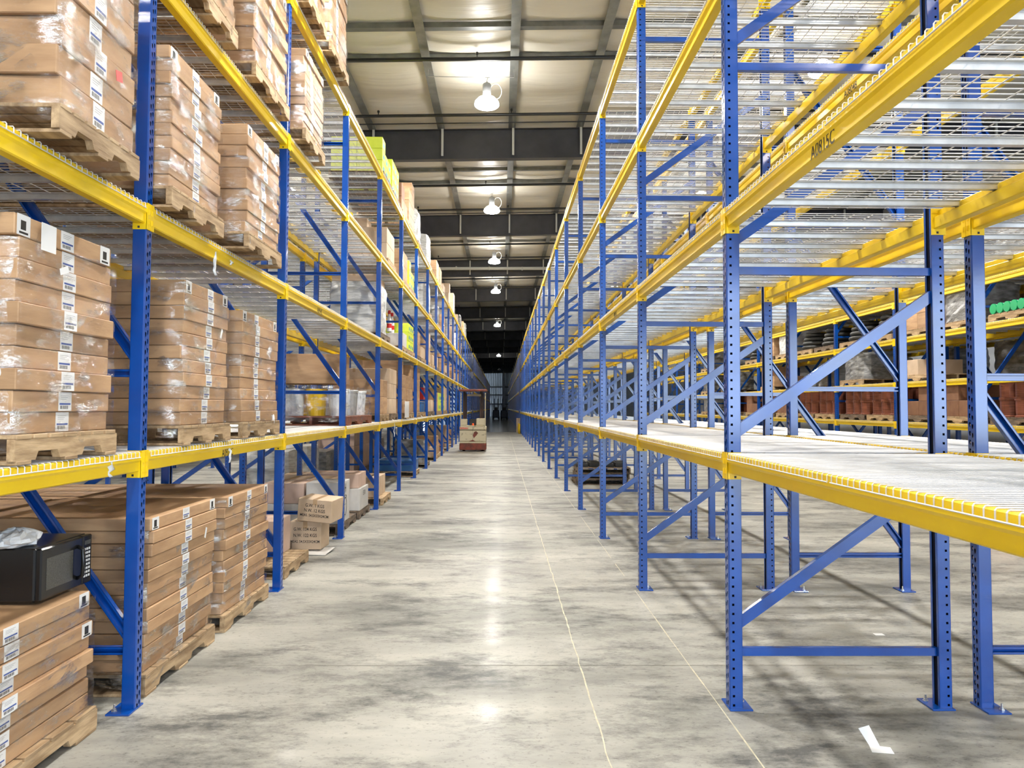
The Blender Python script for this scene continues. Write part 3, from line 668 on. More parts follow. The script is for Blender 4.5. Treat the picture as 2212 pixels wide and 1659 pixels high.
def stack(XF, d0, d1, z0, ztop, n, where, depth=1.07, plz=.075, lean=0.0, near_over=.02, wrap=True, labels=True, dark=False, corner=(-1,)):
    """flat cartons on a pallet in the left rack; XF, z in U, d in L; front looks to +x"""
    XF -= .016; ztop = ZM(ztop); z0 = z0; xf = -XF * U; y0, y1 = d0 * L + DD, d1 * L + DD; zb = z0 * U; ph = plz * U; r = random.Random(int(XF * 1000 + d0 * 77 + z0 * 13)); ly = y1 - y0
    pl_ = pallet(xf - depth - .03, y0 - .03, zb, depth + .06, ly + .06, f'wooden pallet under {where}', dark)
    pl_.scale = (1, 1, ph / .124)
    h = (ztop * U - zb - ph) / n
    me = carton_mb(depth, ly, h - .003, r).mesh('flat_carton', M['carton']); lm = label_mesh(.105, h * .93).mesh('shipping_label', [M['white'], M['labelblue'], M['ink'], M['grey_ink']])
    ln = r.uniform(.40, .52) * ly; drift = r.uniform(-.01, .01)
    for i in range(n):
        ox, oy = r.uniform(-.012, .012) + lean * i, r.uniform(-.008, .008)
        c = obj('flat_carton', me, None, (xf - depth + ox, y0 + oy, zb + ph + i * h + .002)); c.rotation_euler = (r.uniform(-.0015, .0015), 0, r.uniform(-.012, .012))
        pos = 'bottom' if i == 0 else 'top' if i == n - 1 else ORD[i]
        tag(c, f'{pos} flat carton {"" if pos in ("bottom", "top") else "up "}in {where}', 'carton', 'cartons of ' + where)
        if labels:
            l = obj('shipping_label', lm, c); l.matrix_local = face_T((depth + .0005, ln + r.uniform(-.012, .012), h / 2), '+x') ; ln += drift
    if corner:
        for ci in corner:
            top = [o for o in COL.objects if o.name.startswith('flat_carton') and o.get('group') == 'cartons of ' + where]
            c = top[ci]
            cm_ = MB(); cm_.box(-.045, .045, -h * .48, h * .48, 0, .0006, 0); cm_.box(-.02, .015, -.02, .02, .0006, .001, 2); cm_.box(-.03, .03, -h * .4, -h * .3, .0006, .001, 2)
            mm = cm_.mesh('corner_label', [M['white'], M['white'], M['ink']])
            for yy in (.06, ly - .06): l = obj('corner_label', mm, c); l.matrix_local = face_T((depth + .0005, yy, h / 2), '+x')
    if wrap: film(xf - depth, xf, y0, y1, zb + ph * .4, ztop * U - .02 - (h * .8 if r.random() < .5 else 0), f'clear stretch film around {where}')
    return h
Z1, Z2, Z3, Z4 = [z + .005 for z in LV4]
stack(1.28, .93, 1.425, 0, .43, 8, 'the carton stack under the microwave', corner=(-1, -3))
stack(1.225, 1.127, 1.405, Z1, 1.473, 10, 'the nearest stack on the lowest left shelf', corner=(-1,))
stack(1.14, 1.127, 1.362, Z2, 2.42, 9, 'the nearest stack on the second left shelf')
stack(1.25, 1.60, 1.965, 0, .608, 12, 'the floor stack right behind the first left post', dark=False, lean=.0035)
stack(1.25, 2.053, 2.42, 0, .593, 11, 'the floor stack beside the second left post', dark=False, lean=.002)
stack(1.22, 1.72, 2.0, Z1, 1.471, 11, 'the lowest-shelf stack right behind the first left post')
stack(1.225, 2.124, 2.46, Z1, 1.441, 10, 'the lowest-shelf stack beside the second left post')
stack(1.168, 1.56, 1.838, Z2, 2.23, 11, 'the second-shelf stack right behind the first left post')
stack(1.13, 1.972, 2.253, Z2, 2.21, 10, 'the second-shelf stack beside the second left post')
stack(1.17, 1.62, 1.915, Z3, 3.10, 10, 'the third-shelf stack right behind the first left post')
stack(1.175, 2.09, 2.41, Z3, 3.12, 10, 'the third-shelf stack beside the second left post')
stack(1.16, 2.60, 2.87, Z3, 3.03, 10, 'the third-shelf stack past the second left post')
stack(1.165, 2.62, 2.88, Z4, 3.95, 9, 'the top shelf stack just past the second left post')
stack(1.165, 2.99, 3.31, Z4, 3.95, 9, 'the top shelf stack before the third left post')
# deep second stacks behind the floor loads
stack(1.95, 1.60, 1.99, 0, .60, 8, 'the rear floor stack behind the first left post', depth=1.0, labels=False, corner=())
stack(1.95, 2.06, 2.44, 0, .585, 8, 'the rear floor stack behind the second left post', depth=1.0, labels=False, corner=())

# brown-white tag sheet and red note stuck on cartons
def sheet(name, loc, wy, hz, mat, label, tilt=0, facing='+x'):
    loc = (loc[0] + .016 * U, loc[1] + DD, ZM(loc[2] / U) * U); mb = MB(); mb.box(-wy / 2, wy / 2, -hz / 2, hz / 2, 0, .0015); o = mb.build(name, mat); o.matrix_world = face_T(loc, facing) @ Matrix.Rotation(tilt, 4, 'Z')
    return tag(o, label, 'paper')
sheet('packing_slip', (-1.225 * U + .028, 1.185 * L, 1.43 * U), .11, .12, M['white'], 'white packing slip on the top cartons of the nearest lowest-shelf stack')
sheet('small_note', (-1.225 * U + .028, 1.23 * L, 1.36 * U), .07, .03, M['white'], 'small tilted white sticker on the nearest lowest-shelf stack', .35)
sheet('red_note', (-1.14 * U + .028, 1.29 * L, 1.93 * U), .06, .05, M['red'], 'small red note under the film of the nearest second-shelf stack', .2)
sheet('small_note', (-1.22 * U + .028, 1.93 * L, 1.30 * U), .07, .025, M['white'], 'small slanted white sticker on the second lowest-shelf stack', 1.1)
sheet('small_note', (-1.25 * U + .07, 1.86 * L, .49 * U), .07, .022, M['white'], 'small slanted white sticker on the floor stack behind the first post', 1.2)

# microwave
mx0, mx1 = -1.31 * U - .36, -1.31 * U; my0, my1 = 1.31 * L + DD, 1.463 * L + .03 + DD; mz = .43 * U + .006; mh = .158 * U
t = tag(empty('microwave_oven', (mx0, my0, mz)), 'black microwave oven standing on the wrapped cartons by the first left post', 'microwave'); W_, D_ = my1 - my0, mx1 - mx0
mb = MB(); mb.bbox(0, D_ - .03, 0, W_, .008, mh, .008)
for i in range(2):
    for j in range(3): mb.box(D_ * .35 + i * .06, D_ * .35 + i * .06 + .035, -.001, .0, .05 + j * .014, .056 + j * .014)
for a in (.04, D_ - .06):
    for c in (.04, W_ - .04): mb.lathe([(.012, 0), (.012, .01)], 8, (a, c, 0))
mb.build('body', M['blackp'], t)
mb = MB(); mb.bbox(D_ - .03, D_, .002, W_ * .80, .010, mh - .002, .007); dr = mb.build('door', M['blackp'], t)
mb = MB(); mb.bbox(D_ - .001, D_ + .002, .045, W_ * .60, .055, mh - .055, .001); mb.build('window', M['screen'], dr)
mb = MB(); mb.tube([(D_, W_ * .69, mh - .045), (D_ + .028, W_ * .69, mh - .06), (D_ + .032, W_ * .69, mh * .5), (D_ + .028, W_ * .69, .07), (D_, W_ * .69, .055)], .010, 8); mb.build('handle', M['blackp'], dr, True)
mb = MB(); mb.bbox(D_ - .03, D_, W_ * .81, W_ - .002, .010, mh - .002, .005); cp = mb.build('control_panel', M['blackp'], t)
mb = MB()
for i in range(3):
    for j in range(8): yy = W_ * .83 + i * W_ * .047; zz = .045 + j * .020; mb.box(D_ + .0002, D_ + .0012, yy, yy + W_ * .032, zz, zz + .012)
mb.build('keypad', M['white'], cp)
mb = MB(); mb.box(D_ + .0002, D_ + .001, W_ * .84, W_ * .96, mh - .05, mh - .028); mb.build('display', M['screen'], cp)
# crumpled bag: a lumpy closed skin resting on the microwave
mb = MB(); r = random.Random(11); nu, nv = 18, 9; vs = []
for j in range(nv + 1):
    ph_ = PI * j / nv
    for i in range(nu):
        th = 2 * PI * i / nu; k = 1 + .13 * math.sin(3 * th + 2 * ph_) + r.uniform(-.10, .10)
        vs.append((.10 * k * math.sin(ph_) * math.cos(th), .135 * k * math.sin(ph_) * math.sin(th), max(0, .035 - .045 * math.cos(ph_) * (1 + r.uniform(-.25, .25)) )))
mb.add(vs, [(j * nu + i, j * nu + (i + 1) % nu, (j + 1) * nu + (i + 1) % nu, (j + 1) * nu + i) for j in range(nv) for i in range(nu)])
tag(mb.build('plastic_bag', M['whiteplastic'], loc=(-1.315 * U - .16, 1.335 * L + DD, mz + mh + .001)), 'crumpled white plastic bag lying on top of the black microwave', 'bag')

# generic things -----------------------------------------------------
def carton(x0, x1, y0, y1, z0, z1, mat, label, grp=None, name='cardboard_box', rot=None, text=None, tface='-y', cat='box'):
    lx, ly, lz = x1 - x0, y1 - y0, z1 - z0; mb = MB(); mb.bbox(-lx / 2, lx / 2, -ly / 2, ly / 2, 0, lz, .005)
    o = mb.build(name, mat, loc=((x0 + x1) / 2, (y0 + y1) / 2, z0)); tag(o, label, cat, grp)
    tp = MB()
    if ly > lx * .8: tp.box(-.025, .025, -ly / 2 - .0006, ly / 2 + .0006, lz - .0005, lz + .0008); tp.box(-.025, .025, -ly / 2 - .0006, -ly / 2 + .002, lz * .75, lz)
    else: tp.box(-lx / 2 - .0006, lx / 2 + .0006, -.025, .025, lz - .0005, lz + .0008)
    if mat in (M['carton'], M['carton2'], M['pinkbox']): tp.build('packing_tape', M['tape'], o)
    if rot: o.rotation_euler = rot
    if text:
        for k, (s, size) in enumerate(text):
            mb = MB()
            loc = (0, -ly / 2 - .001, lz * (.72 - .22 * k)) if tface == '-y' else (lx / 2 + .001, 0, lz * (.72 - .22 * k))
            mb.merge(text_mb(s, size, .0006, .85), face_T(loc, tface)); mb.build('lettering', M['ink'], o)
    return o
BXL = (('G.W. 1 KGS', .052), ('N.W. 12 KGS', .052), ('MEAS. 54.5X33X24CM', .042))
carton(-1.445 * U, -1.225 * U, 3.20 * L, 3.20 * L + .34, .035, .20 * U + .02, M['carton2'], 'dented tan carton on the floor under the tilted one, printed with weights', text=(('G.W. 134 KGS', .052), ('N.W. 122 KGS', .052), ('MEAS. 54.5X33X24CM', .042)), rot=(0, 0, -.06))
o = carton(-1.37 * U, -1.13 * U, 3.16 * L, 3.16 * L + .36, .222 * U, .222 * U + .255, M['carton2'], 'tilted tan carton leaning towards the third left post, printed with weights', text=BXL, rot=(.04, .07, -.16))
mb = MB(); mb.add([(0, 0, .008), (.42, -.04, .004), (.46, .30, .03), (.02, .34, .02), (0, 0, .012), (.42, -.04, .008), (.46, .30, .034), (.02, .34, .024)], [(0, 3, 2, 1), (4, 5, 6, 7), (0, 1, 5, 4), (1, 2, 6, 5), (2, 3, 7, 6), (3, 0, 4, 7)])
tag(mb.build('cardboard_scrap', M['greybox'], loc=(-1.43 * U, 3.16 * L - .03, .0)), 'flattened cardboard scrap under the dented tan carton', 'cardboard')
pallet(-1.245 * U - 1.0, 2.70 * L, 0, 1.0, .93, 'empty weathered pallet on the floor past the second left post', False)
pallet(-1.43 * U - .9, 3.05 * L + .2, 0, .9, .9, 'dark pallet partly hidden under the tan cartons', True)
carton(-1.72 * U, -1.37 * U, 2.86 * L, 2.86 * L + .5, .126, .126 + .37, M['pinkbox'], 'pinkish carton on the weathered pallet past the second left post', text=(('G.W. 134', .04),))
carton(-2.05 * U, -1.74 * U, 2.76 * L, 2.76 * L + .5, .126, .126 + .2, M['carton'], 'low brown carton at the back of the weathered pallet', None, text=(('60', .06),))
# whitish and grey loads in the third floor bay
pallet(-1.262 * U - 1.05, 3.62 * L, 0, 1.05, 1.25, 'pallet under the large whitish box by the third left post', True)
o = carton(-1.262 * U - .45, -1.262 * U, 3.66 * L, 3.66 * L + .62, .126, .40 * U, M['greybox'], 'large whitish box printed ISH with a round face mark by the third left post')
mb = MB(); mb.merge(text_mb('ISH', .16, .002, .8), face_T((.226, -.02, .44), '+x'))
for (cy, cz, ra, rb) in ((.02, .20, .09, .12), (.02, .33, .07, .02)): mb.tube([(.2262, cy + ra * math.cos(a), cz + rb * math.sin(a)) for a in [i * 2 * PI / 20 for i in range(21)]], .004, 4)
for cy in (-.01, .05): mb.box(.2255, .2265, cy - .01, cy + .01, .22, .23)
mb.build('printed_mark', M['ink'], o)
carton(-1.262 * U - 1.02, -1.262 * U - .48, 3.66 * L, 3.66 * L + .55, .126, .235 * U, M['greybox'], 'grey carton in the lower row behind the large whitish box')
carton(-1.262 * U - 1.02, -1.262 * U - .48, 3.66 * L, 3.66 * L + .6, .237 * U, .395 * U, M['pinkbox'], 'brown-grey carton stacked behind the large whitish box')
carton(-1.262 * U - .9, -1.262 * U - .3, 3.66 * L + .64, 4.12 * L, .126, .39 * U, M['carton2'], 'flat tan carton behind the whitish box on its pallet')
pallet(-1.255 * U - 1.0, 4.13 * L, 0, 1.0, .92, 'pallet under the film-covered grey boxes', True)
carton(-1.255 * U - .8, -1.255 * U, 4.14 * L, 4.40 * L, .126, .27 * U, M['greybox'], 'film-covered grey box with brush marks on the third bay floor', text=(('SE 30', .1),), tface='+x')
carton(-1.255 * U - .8, -1.255 * U - .03, 4.16 * L, 4.38 * L, .272 * U, .40 * U, M['pinkbox'], 'pale brown box on the film-covered grey box')
carton(-2.15 * U, -1.85 * U, 4.6 * L, 4.6 * L + .5, 0, .55, M['carton2'], 'tan carton on the floor behind the fourth left post')
pallet(-1.2 * U - .95, 4.72 * L, 0, .95, 1.0, 'small light pallet with bulging tan bales past the fourth left post')
for i in range(3): carton(-1.26 * U - .30, -1.26 * U, 4.75 * L + i * .30, 4.75 * L + i * .30 + .27, .126, .126 + .34, M['carton2'], f'bulging tan bale, {ORD[i]} in the row past the fourth left post', 'tan bales')

def place_load(row, b, k, u, lw, kind, seed, z=None):
    """a load on shelf k (or the floor, k=-1) of bay b; u = start fraction along the bay, lw = length fraction"""
    fx, face, typ, lv, nm = ROWS[row]; r = random.Random(seed); dep = FR[typ][0]
    z0 = (0.0 if k < 0 else lv[k] * U + .006); y0 = FY(b) + PW + u * BL; ly = lw * BL; xin = fx * U - face * (.03 if k >= 0 else .06)
    lx = .95; x0, x1 = sorted((xin, xin - face * lx)); where = (f'floor' if k < 0 else f'{["lowest", "second", "third", "fourth", "fifth"][k]} shelf') + f', {nm}, {bayname(b)}{" start" if u < .35 else " end"}'
    if kind == 'none': return
    pc = {'red': 'red', 'bucket': 'red'}.get(kind, r.random() < .25)
    pallet(x0, y0, z0, lx, ly, f'{"red-brown" if pc == "red" else "dark" if pc else "light"} pallet, {where}', pc)
    zt = z0 + .126
    def grid(nx, ny, nz, bx, mat, words, hz, g=.008):
        if row != 'L1' or b > 5: nx, ny, nz, hz = 1, min(ny, 2), min(nz, 2), hz * max(nz, 1) / min(nz, 2)
        w, l = (lx - .06) / nx, (ly - .06) / ny
        for a in range(nz):
            for i in range(nx):
                for j in range(ny):
                    if a == nz - 1 and r.random() < .25: continue
                    xx = x0 + .03 + i * w; yy = y0 + .03 + j * l; col_ = ('aisle side' if (i == nx - 1) == (face == 1) or nx == 1 else 'back') if nx < 3 else ('aisle side' if i == (nx - 1 if face == 1 else 0) else 'back' if i == (0 if face == 1 else nx - 1) else 'middle')
                    lab = f'{words}, layer {a + 1}{", back" if col_ == "back" else ""}, {ORD[j]} along, {where}'
                    q = carton(xx + g / 2, xx + w - g / 2, yy + g / 2, yy + l - g / 2, zt + a * hz, zt + a * hz + hz - .003, mat, lab[:200], f'{words}s {where}')
                    if mat is M['lime'] and col_ == 'aisle side':
                        f_ = MB(); sx_ = (w / 2 - g / 2 + .001) * face; f_.box(min(sx_, sx_ - .002 * face), max(sx_, sx_ - .002 * face), -l * .25, l * .25, hz * .25, hz * .6); f_.build('printed_panel', M['teal'], q)
    if kind == 'brown': grid(2, 2, 2, 0, M['carton'], 'brown carton', .30)
    elif kind == 'brown3': grid(2, 2, 3, 0, M['carton2'], 'tan carton', .28)
    elif kind == 'tall': grid(2, 2, 4, 0, M['carton'], 'brown carton', .27)
    elif kind == 'low': grid(2, 2, 1, 0, M['carton2'], 'tan carton', .30)
    elif kind == 'lime': grid(2, 3, 3, 0, M['lime'], 'lime yellow carton', .20)
    elif kind == 'pink': grid(2, 1, 4, 0, M['pinkbox'], 'pale carton', .30)
    elif kind == 'darkb': grid(2, 2, 2, 0, M['darkbox'], 'dark brown carton', .28)
    elif kind in ('wrap', 'wwrap', 'drumbag'):
        h = {'wrap': .62, 'wwrap': .8, 'drumbag': .85}[kind]; mb = MB(); n = 24; vs = []; nz = 9
        for a in range(nz + 1):
            for i in range(n):
                th = 2 * PI * i / n; cx_, sx_ = math.cos(th), math.sin(th); p = 5.0
                q = (abs(cx_) ** p + abs(sx_) ** p) ** (-1 / p); kk = 1 - .04 * (a == nz) - r.uniform(0, .05)
                vs.append(((x0 + x1) / 2 + q * cx_ * (lx / 2 - .02) * kk, y0 + ly / 2 + q * sx_ * (ly / 2 - .02) * kk, zt + h * a / nz + (0 if a < nz else r.uniform(-.03, .02))))
        mb.add(vs, [(a * n + i, a * n + (i + 1) % n, (a + 1) * n + (i + 1) % n, (a + 1) * n + i) for a in range(nz) for i in range(n)] + [tuple(range(nz * n, (nz + 1) * n))])
        tag(mb.build('wrapped_pallet_load', M['whitewrap' if kind != 'wrap' else 'steelgrey']), f'{"white" if kind != "wrap" else "grey"} film-wrapped goods, {where}', 'wrapped goods', 'film-wrapped goods on pallets')
        if kind == 'drumbag': carton(x0 + .1, x1 - .1, y0 + .1, y0 + ly - .1, zt + h + .02, zt + h + .14, M['carton2'], f'tan cardboard cap on wrapped goods, {where}')
    elif kind == 'reels':
        nn = 3; rr2 = min(ly / nn / 2, .2) * .95
        for i in range(nn):
            for j in range(2):
                for a in range(2):
                    mb = MB(); mb.lathe([(rr2, 0), (rr2, .02), (rr2 * .92, .03), (rr2 * .94, .26), (rr2, .27), (rr2, .29)], 16)
                    mat = M['copper']; o = mb.build('wire_reel', mat, smooth=False, loc=(x0 + .24 + j * .47, y0 + ly * (i + .5) / nn, zt + a * .293))
                    tag(o, f'{"lower" if a == 0 else "upper"} red-brown reel, {ORD[i]} in {"left" if j == 0 else "right"} line, {where}', 'reel', f'wire reels {where}')
    elif kind == 'rolls':
        for i in range(6):
            T0 = y0 + .08 + i * (ly - .12) / 6; rr2 = (ly - .12) / 12
            mb = MB(); mb.tube([(x0 + .03, T0 + rr2, zt + rr2), (x1 - .03, T0 + rr2, zt + rr2)], rr2 * .95, 14)
            o = mb.build('film_roll', M['whiteplastic'], smooth=False); tag(o, f'green-capped roll, {ORD[i]} in the row, {where}', 'roll', f'green-capped rolls {where}')
            xx = x0 + .02 if face == -1 else x1 - .02
            mb = MB(); mb.tube([(xx - .015, T0 + rr2, zt + rr2), (xx + .015, T0 + rr2, zt + rr2)], rr2 * 1.0, 14); mb.build('end_cap', M['green'], o)
    elif kind == 'black':
        for i in range(4):
            mb = MB(); rr2 = .42 - .03 * i
            mb.tube([((x0 + x1) / 2 + rr2 * math.cos(a), y0 + ly / 2 + rr2 * .9 * math.sin(a), zt + .06 + i * .11) for a in [q * 2 * PI / 20 for q in range(21)]], .055, 8)
            tag(mb.build('hose_coil', M['blackmat'], smooth=True), f'black hose coil, {ORD[i]} from bottom, {where}', 'hose', f'black coils {where}')
    elif kind == 'bucket':
        cols = ['whiteplastic', 'bollard', 'whiteplastic', 'lampbody']
        for i in range(3):
            for j in range(3):
                mb = MB(); mb.lathe([(.12, 0), (.14, .33), (.148, .33), (.148, .36), (.14, .365)], 16); c = cols[(i + j) % 4]
                o = mb.build('bucket', M[c], smooth=False, loc=(x0 + .17 + i * .30, y0 + ly * (j + .5) / 3, zt))
                tag(o, f'{"yellow" if c == "bollard" else "grey" if c == "lampbody" else "white"} bucket, column {ORD[i]}, row {ORD[j]}, {where}', 'bucket', f'buckets {where}')
        film(x0 + .02, x1 - .02, y0 + .01, y0 + ly - .01, z0 + .05, zt + .40, f'clear film around the buckets, {where}')
    elif kind == 'bottles':
        grid(2, 2, 1, 0, M['greybox'], 'white box', .3)
        for i in range(4):
            mb = MB(); mb.lathe([(.05, 0), (.05, .22), (.028, .30), (.025, .36)], 12); o = mb.build('tall_bottle', M['white'], smooth=False, loc=(x0 + .2 + (i % 2) * .45, y0 + .25 + (i // 2) * .4, zt + .30))
            tag(o, f'red-capped white bottle, {ORD[i]}, {where}', 'bottle', f'bottles {where}')
            mb = MB(); mb.lathe([(.03, .36), (.032, .42), (.015, .44)], 10); mb.build('cap', M['red'], o)
            mb = MB(); mb.lathe([(.0508, .07), (.0508, .16)], 12); mb.build('band', M['red'], o)
    elif kind == 'bins':
        for i in range(2):
            o = carton(x0 + .03, x1 - .03, y0 + .03 + i * (ly - .06) / 2, y0 + (i + 1) * (ly - .06) / 2, zt, zt + .26, M['bluebin'], f'blue plastic bin, {ORD[i]} along, {where}', f'blue bins {where}', 'storage_bin', cat='bin')
            mb = MB(); mb.bbox(-lx / 2 + .02, lx / 2 - .02, -(ly - .06) / 4 - .01, (ly - .06) / 4 + .01, .23, .265, .004); mb.build('rim', M['bluebin'], o)
    elif kind == 'redlot':
        grid(2, 2, 1, 0, M['carton2'], 'tan carton', .34)
        o = carton(x0 + .3, x0 + .7, y0 + .05, y0 + .45, zt + .345, zt + .70, M['red'], f'red box on tan cartons, {where}')
LOADS = [
 ('L1', 2, 0, .08, .72, 'bucket'), ('L1', 3, 0, .10, .36, 'brown'), ('L1', 3, 0, .55, .36, 'brown3'), ('L1', 4, 0, .06, .38, 'tall'), ('L1', 4, 0, .53, .38, 'tall'), ('L1', 5, 0, .1, .36, 'tall'), ('L1', 5, 0, .55, .36, 'bins'),
 ('L1', 6, 0, .1, .36, 'low'), ('L1', 6, 0, .55, .36, 'redlot'), ('L1', 7, 0, .1, .36, 'brown'), ('L1', 7, 0, .55, .36, 'lime'), ('L1', 8, 0, .1, .36, 'lime'), ('L1', 8, 0, .55, .36, 'brown3'), ('L1', 9, 0, .2, .38, 'brown'),
 ('L1', 3, 1, .06, .42, 'drumbag'), ('L1', 4, 1, .06, .40, 'bottles'), ('L1', 4, 1, .55, .38, 'lime'), ('L1', 5, 1, .1, .36, 'brown'), ('L1', 5, 1, .55, .36, 'low'), ('L1', 6, 1, .1, .36, 'brown3'), ('L1', 6, 1, .55, .36, 'low'),
 ('L1', 7, 1, .1, .36, 'redlot'), ('L1', 8, 1, .1, .36, 'brown'), ('L1', 8, 1, .55, .36, 'low'), ('L1', 9, 1, .1, .36, 'brown3'), ('L1', 10, 1, .2, .36, 'brown'), ('L1', 11, 1, .2, .36, 'low'), ('L1', 12, 1, .2, .36, 'brown'),
 ('L1', 3, 2, .35, .38, 'brown3'), ('L1', 4, 2, .08, .38, 'brown'), ('L1', 4, 2, .56, .38, 'lime'), ('L1', 6, 2, .1, .36, 'wwrap'), ('L1', 7, 2, .3, .36, 'wrap'), ('L1', 8, 2, .1, .36, 'brown'), ('L1', 9, 2, .1, .36, 'wwrap'), ('L1', 10, 2, .1, .36, 'brown3'), ('L1', 11, 2, .3, .36, 'wwrap'), ('L1', 12, 2, .3, .36, 'brown'),
 ('L1', 3, 3, .12, .40, 'lime'), ('L1', 3, 3, .56, .36, 'lime'), ('L1', 4, 3, .04, .38, 'darkb'), ('L1', 4, 3, .5, .40, 'tall'), ('L1', 5, 3, .1, .38, 'wwrap'), ('L1', 6, 3, .1, .36, 'wwrap'), ('L1', 7, 3, .1, .36, 'brown'), ('L1', 7, 3, .55, .36, 'brown'),
 ('L1', 8, 3, .1, .36, 'low'), ('L1', 9, 3, .1, .36, 'brown3'), ('L1', 10, 3, .2, .36, 'brown3'), ('L1', 11, 3, .3, .36, 'low'), ('L1', 12, 3, .3, .36, 'wrap'), ('L1', 13, 3, .3, .36, 'brown'), ('L1', 14, 3, .3, .36, 'wwrap'),
 ('L1', 5, -1, .1, .38, 'bins'), ('L1', 6, -1, .1, .38, 'wrap'), ('L1', 7, -1, .1, .38, 'low'), ('L1', 7, -1, .55, .36, 'brown'), ('L1', 8, -1, .2, .38, 'darkb'), ('L1', 9, -1, .2, .38, 'brown3'), ('L1', 10, -1, .2, .38, 'brown'),
 ('L2', 3, -1, .1, .40, 'wwrap'), ('L2', 3, -1, .55, .40, 'wwrap'), ('L2', 4, -1, .1, .40, 'wrap'), ('L2', 5, -1, .1, .40, 'pink'), ('L2', 5, -1, .55, .40, 'pink'), ('L2', 6, -1, .1, .38, 'pink'), ('L2', 6, -1, .55, .38, 'wrap'), ('L2', 7, -1, .1, .38, 'wwrap'), ('L2', 8, -1, .1, .38, 'wwrap'),
]
rr_ = random.Random(21)
for b in range(1, 10):
    for k, ks in ((0, ('reels', 'reels', 'wrap', 'darkb')), (1, ('brown', 'low', 'wrap')), (2, ('wrap', 'black', 'brown', 'wwrap', 'bottles')), (3, ('wrap', 'brown'))):
        for u in (.04, .52):
            if (b, k, u) == (2, 2, .52): kk = 'rolls'
            elif (b, k) == (4, 2): kk = 'black'
            else: kk = rr_.choice(ks)
            if k == 1 and rr_.random() < .5: continue
            if b > 6 and u > .5: continue
            LOADS.append(('R3', b, k, u, .42, kk))
for b in (2, 3, 4, 5, 6, 7):
    for k in (-1, 0, 1, 2): LOADS.append(('R3' if k < 0 else 'R4', b, k, .1 + .2 * rr_.random(), .42, rr_.choice(('darkb', 'wrap', 'wrap', 'wwrap'))))
for b in (5, 6, 7, 8, 9): 
    for k in (0, 1, 2): LOADS.append(('L3', b, k, .1, .42, rr_.choice(('low', 'brown3', 'wwrap', 'wrap'))))
for i, (row, b, k, u, lw, kind) in enumerate(LOADS): place_load(row, b, k, u, lw, kind, 100 + i)
# large brown box standing on the bucket pallet, white sign sheet
yb = FY(2) + .45; carton(-1.245 * U - .93, -1.245 * U - .08, yb, yb + .62, .852 * U + .126 + .43, .852 * U + .126 + .43 + .40, M['carton'], 'wide brown carton with a white label on top of the wrapped buckets')
sheet('white_sign', (-1.2 * U, 5.78 * L, .97 * U), .72, .34, M['white'], 'white sign sheet with black print hanging by the lowest left shelf')
mb = MB(); mb.merge(text_mb('RELEVE', .07, .002), face_T((-1.2 * U + .003, 5.74 * L, 1.02 * U), '+x'))
sn = [o for o in COL.objects if o.name == 'white_sign'][0]
lo = mb.build('lettering', M['ink']); lo.parent = sn; lo.matrix_parent_inverse = sn.matrix_world.inverted()

# torn stretch-film ribbons hanging over the left beams
def ribbon(x, d, z, ln, label, seed):
    r = random.Random(seed); mb = MB(); pts = [(x * U - .10, d * L - .12, z * U + .05), (x * U - .02, d * L - .04, z * U + .03), (x * U + .018, d * L, z * U + .004)]
    for i in range(1, 7): pts.append((x * U + .020 + r.uniform(-.003, .012), d * L + r.uniform(-.02, .02), z * U - ln * i / 6))
    vs = []
    for i, p in enumerate(pts): w_ = .012 + .02 * r.random(); vs += [(p[0], p[1] - w_, p[2]), (p[0] + .008, p[1], p[2] + .004), (p[0], p[1] + w_, p[2])]
    mb.add(vs, [q for i in range(len(pts) - 1) for q in ((3 * i, 3 * i + 3, 3 * i + 4, 3 * i + 1), (3 * i + 1, 3 * i + 4, 3 * i + 5, 3 * i + 2))])
    o = mb.build('torn_film', M['whiteplastic'], smooth=True); so = o.modifiers.new('s', 'SOLIDIFY'); so.thickness = .002
    tag(o, label, 'plastic strip', 'torn film strips on the left beams')
ribbon(-1.215, 1.435, .847, .11, 'torn film strip over the lowest left beam beside the first post', 1)
ribbon(-1.215, 2.06, .847, .16, 'torn film strip over the lowest left beam by the beam lettering', 2)
ribbon(-1.215, 1.93, 1.665, .20, 'torn film strip over the second left beam between two stacks', 3)
ribbon(-1.215, 2.04, 1.665, .07, 'short torn film curl on the second left beam', 4)
ribbon(-1.215, 5.2, .847, .30, 'long torn film strip hanging from the lowest left beam, fourth bay', 5)
ribbon(-1.215, 6.0, 1.665, .12, 'white strip hanging from the second left beam, fifth bay', 6)
ribbon(-1.215, 7.1, .847, .12, 'white strip hanging from the lowest left beam, sixth bay', 7)
ribbon(-1.215, 8.1, .847, .12, 'white strip hanging from the lowest left beam, seventh bay', 8)
# roll of film end lying on the beam
mb = MB(); x, y, z = -1.235 * U, 2.44 * L, .93 * U
mb.tube([(x, y, z), (x + .05, y + .03, z)], .055, 16); tag(mb.build('film_roll_end', M['white'], smooth=False), 'curled white film roll end beside the second left post', 'roll')

# stack of black pallets inside the right rack, fifth bay
for i in range(3):
    pallet(.97 * U + .02 * i, 6.0 * L - .02 * i, i * .125, 1.15, .95, f'dark pallet, {["bottom", "middle", "top"][i]} of the low stack under the right rack', True, 0, 'dark pallets under the right rack')
for i in range(4):
    mb = MB(); xx = (.99 + .17 * i) * U; mb.bbox(xx, xx + .25, 6.05 * L, 6.05 * L + .6, .376, .376 + .07 + .03 * (i % 2), .006)
    for q in range(3): mb.box(xx + .03, xx + .22, 6.07 * L + q * .2, 6.07 * L + q * .2 + .1, .44, .49)
    tag(mb.build('black_crate', M['blackmat']), f'black plastic crate, {ORD[i]} from the left on the low pallet stack', 'crate', 'black crates on the pallet stack')
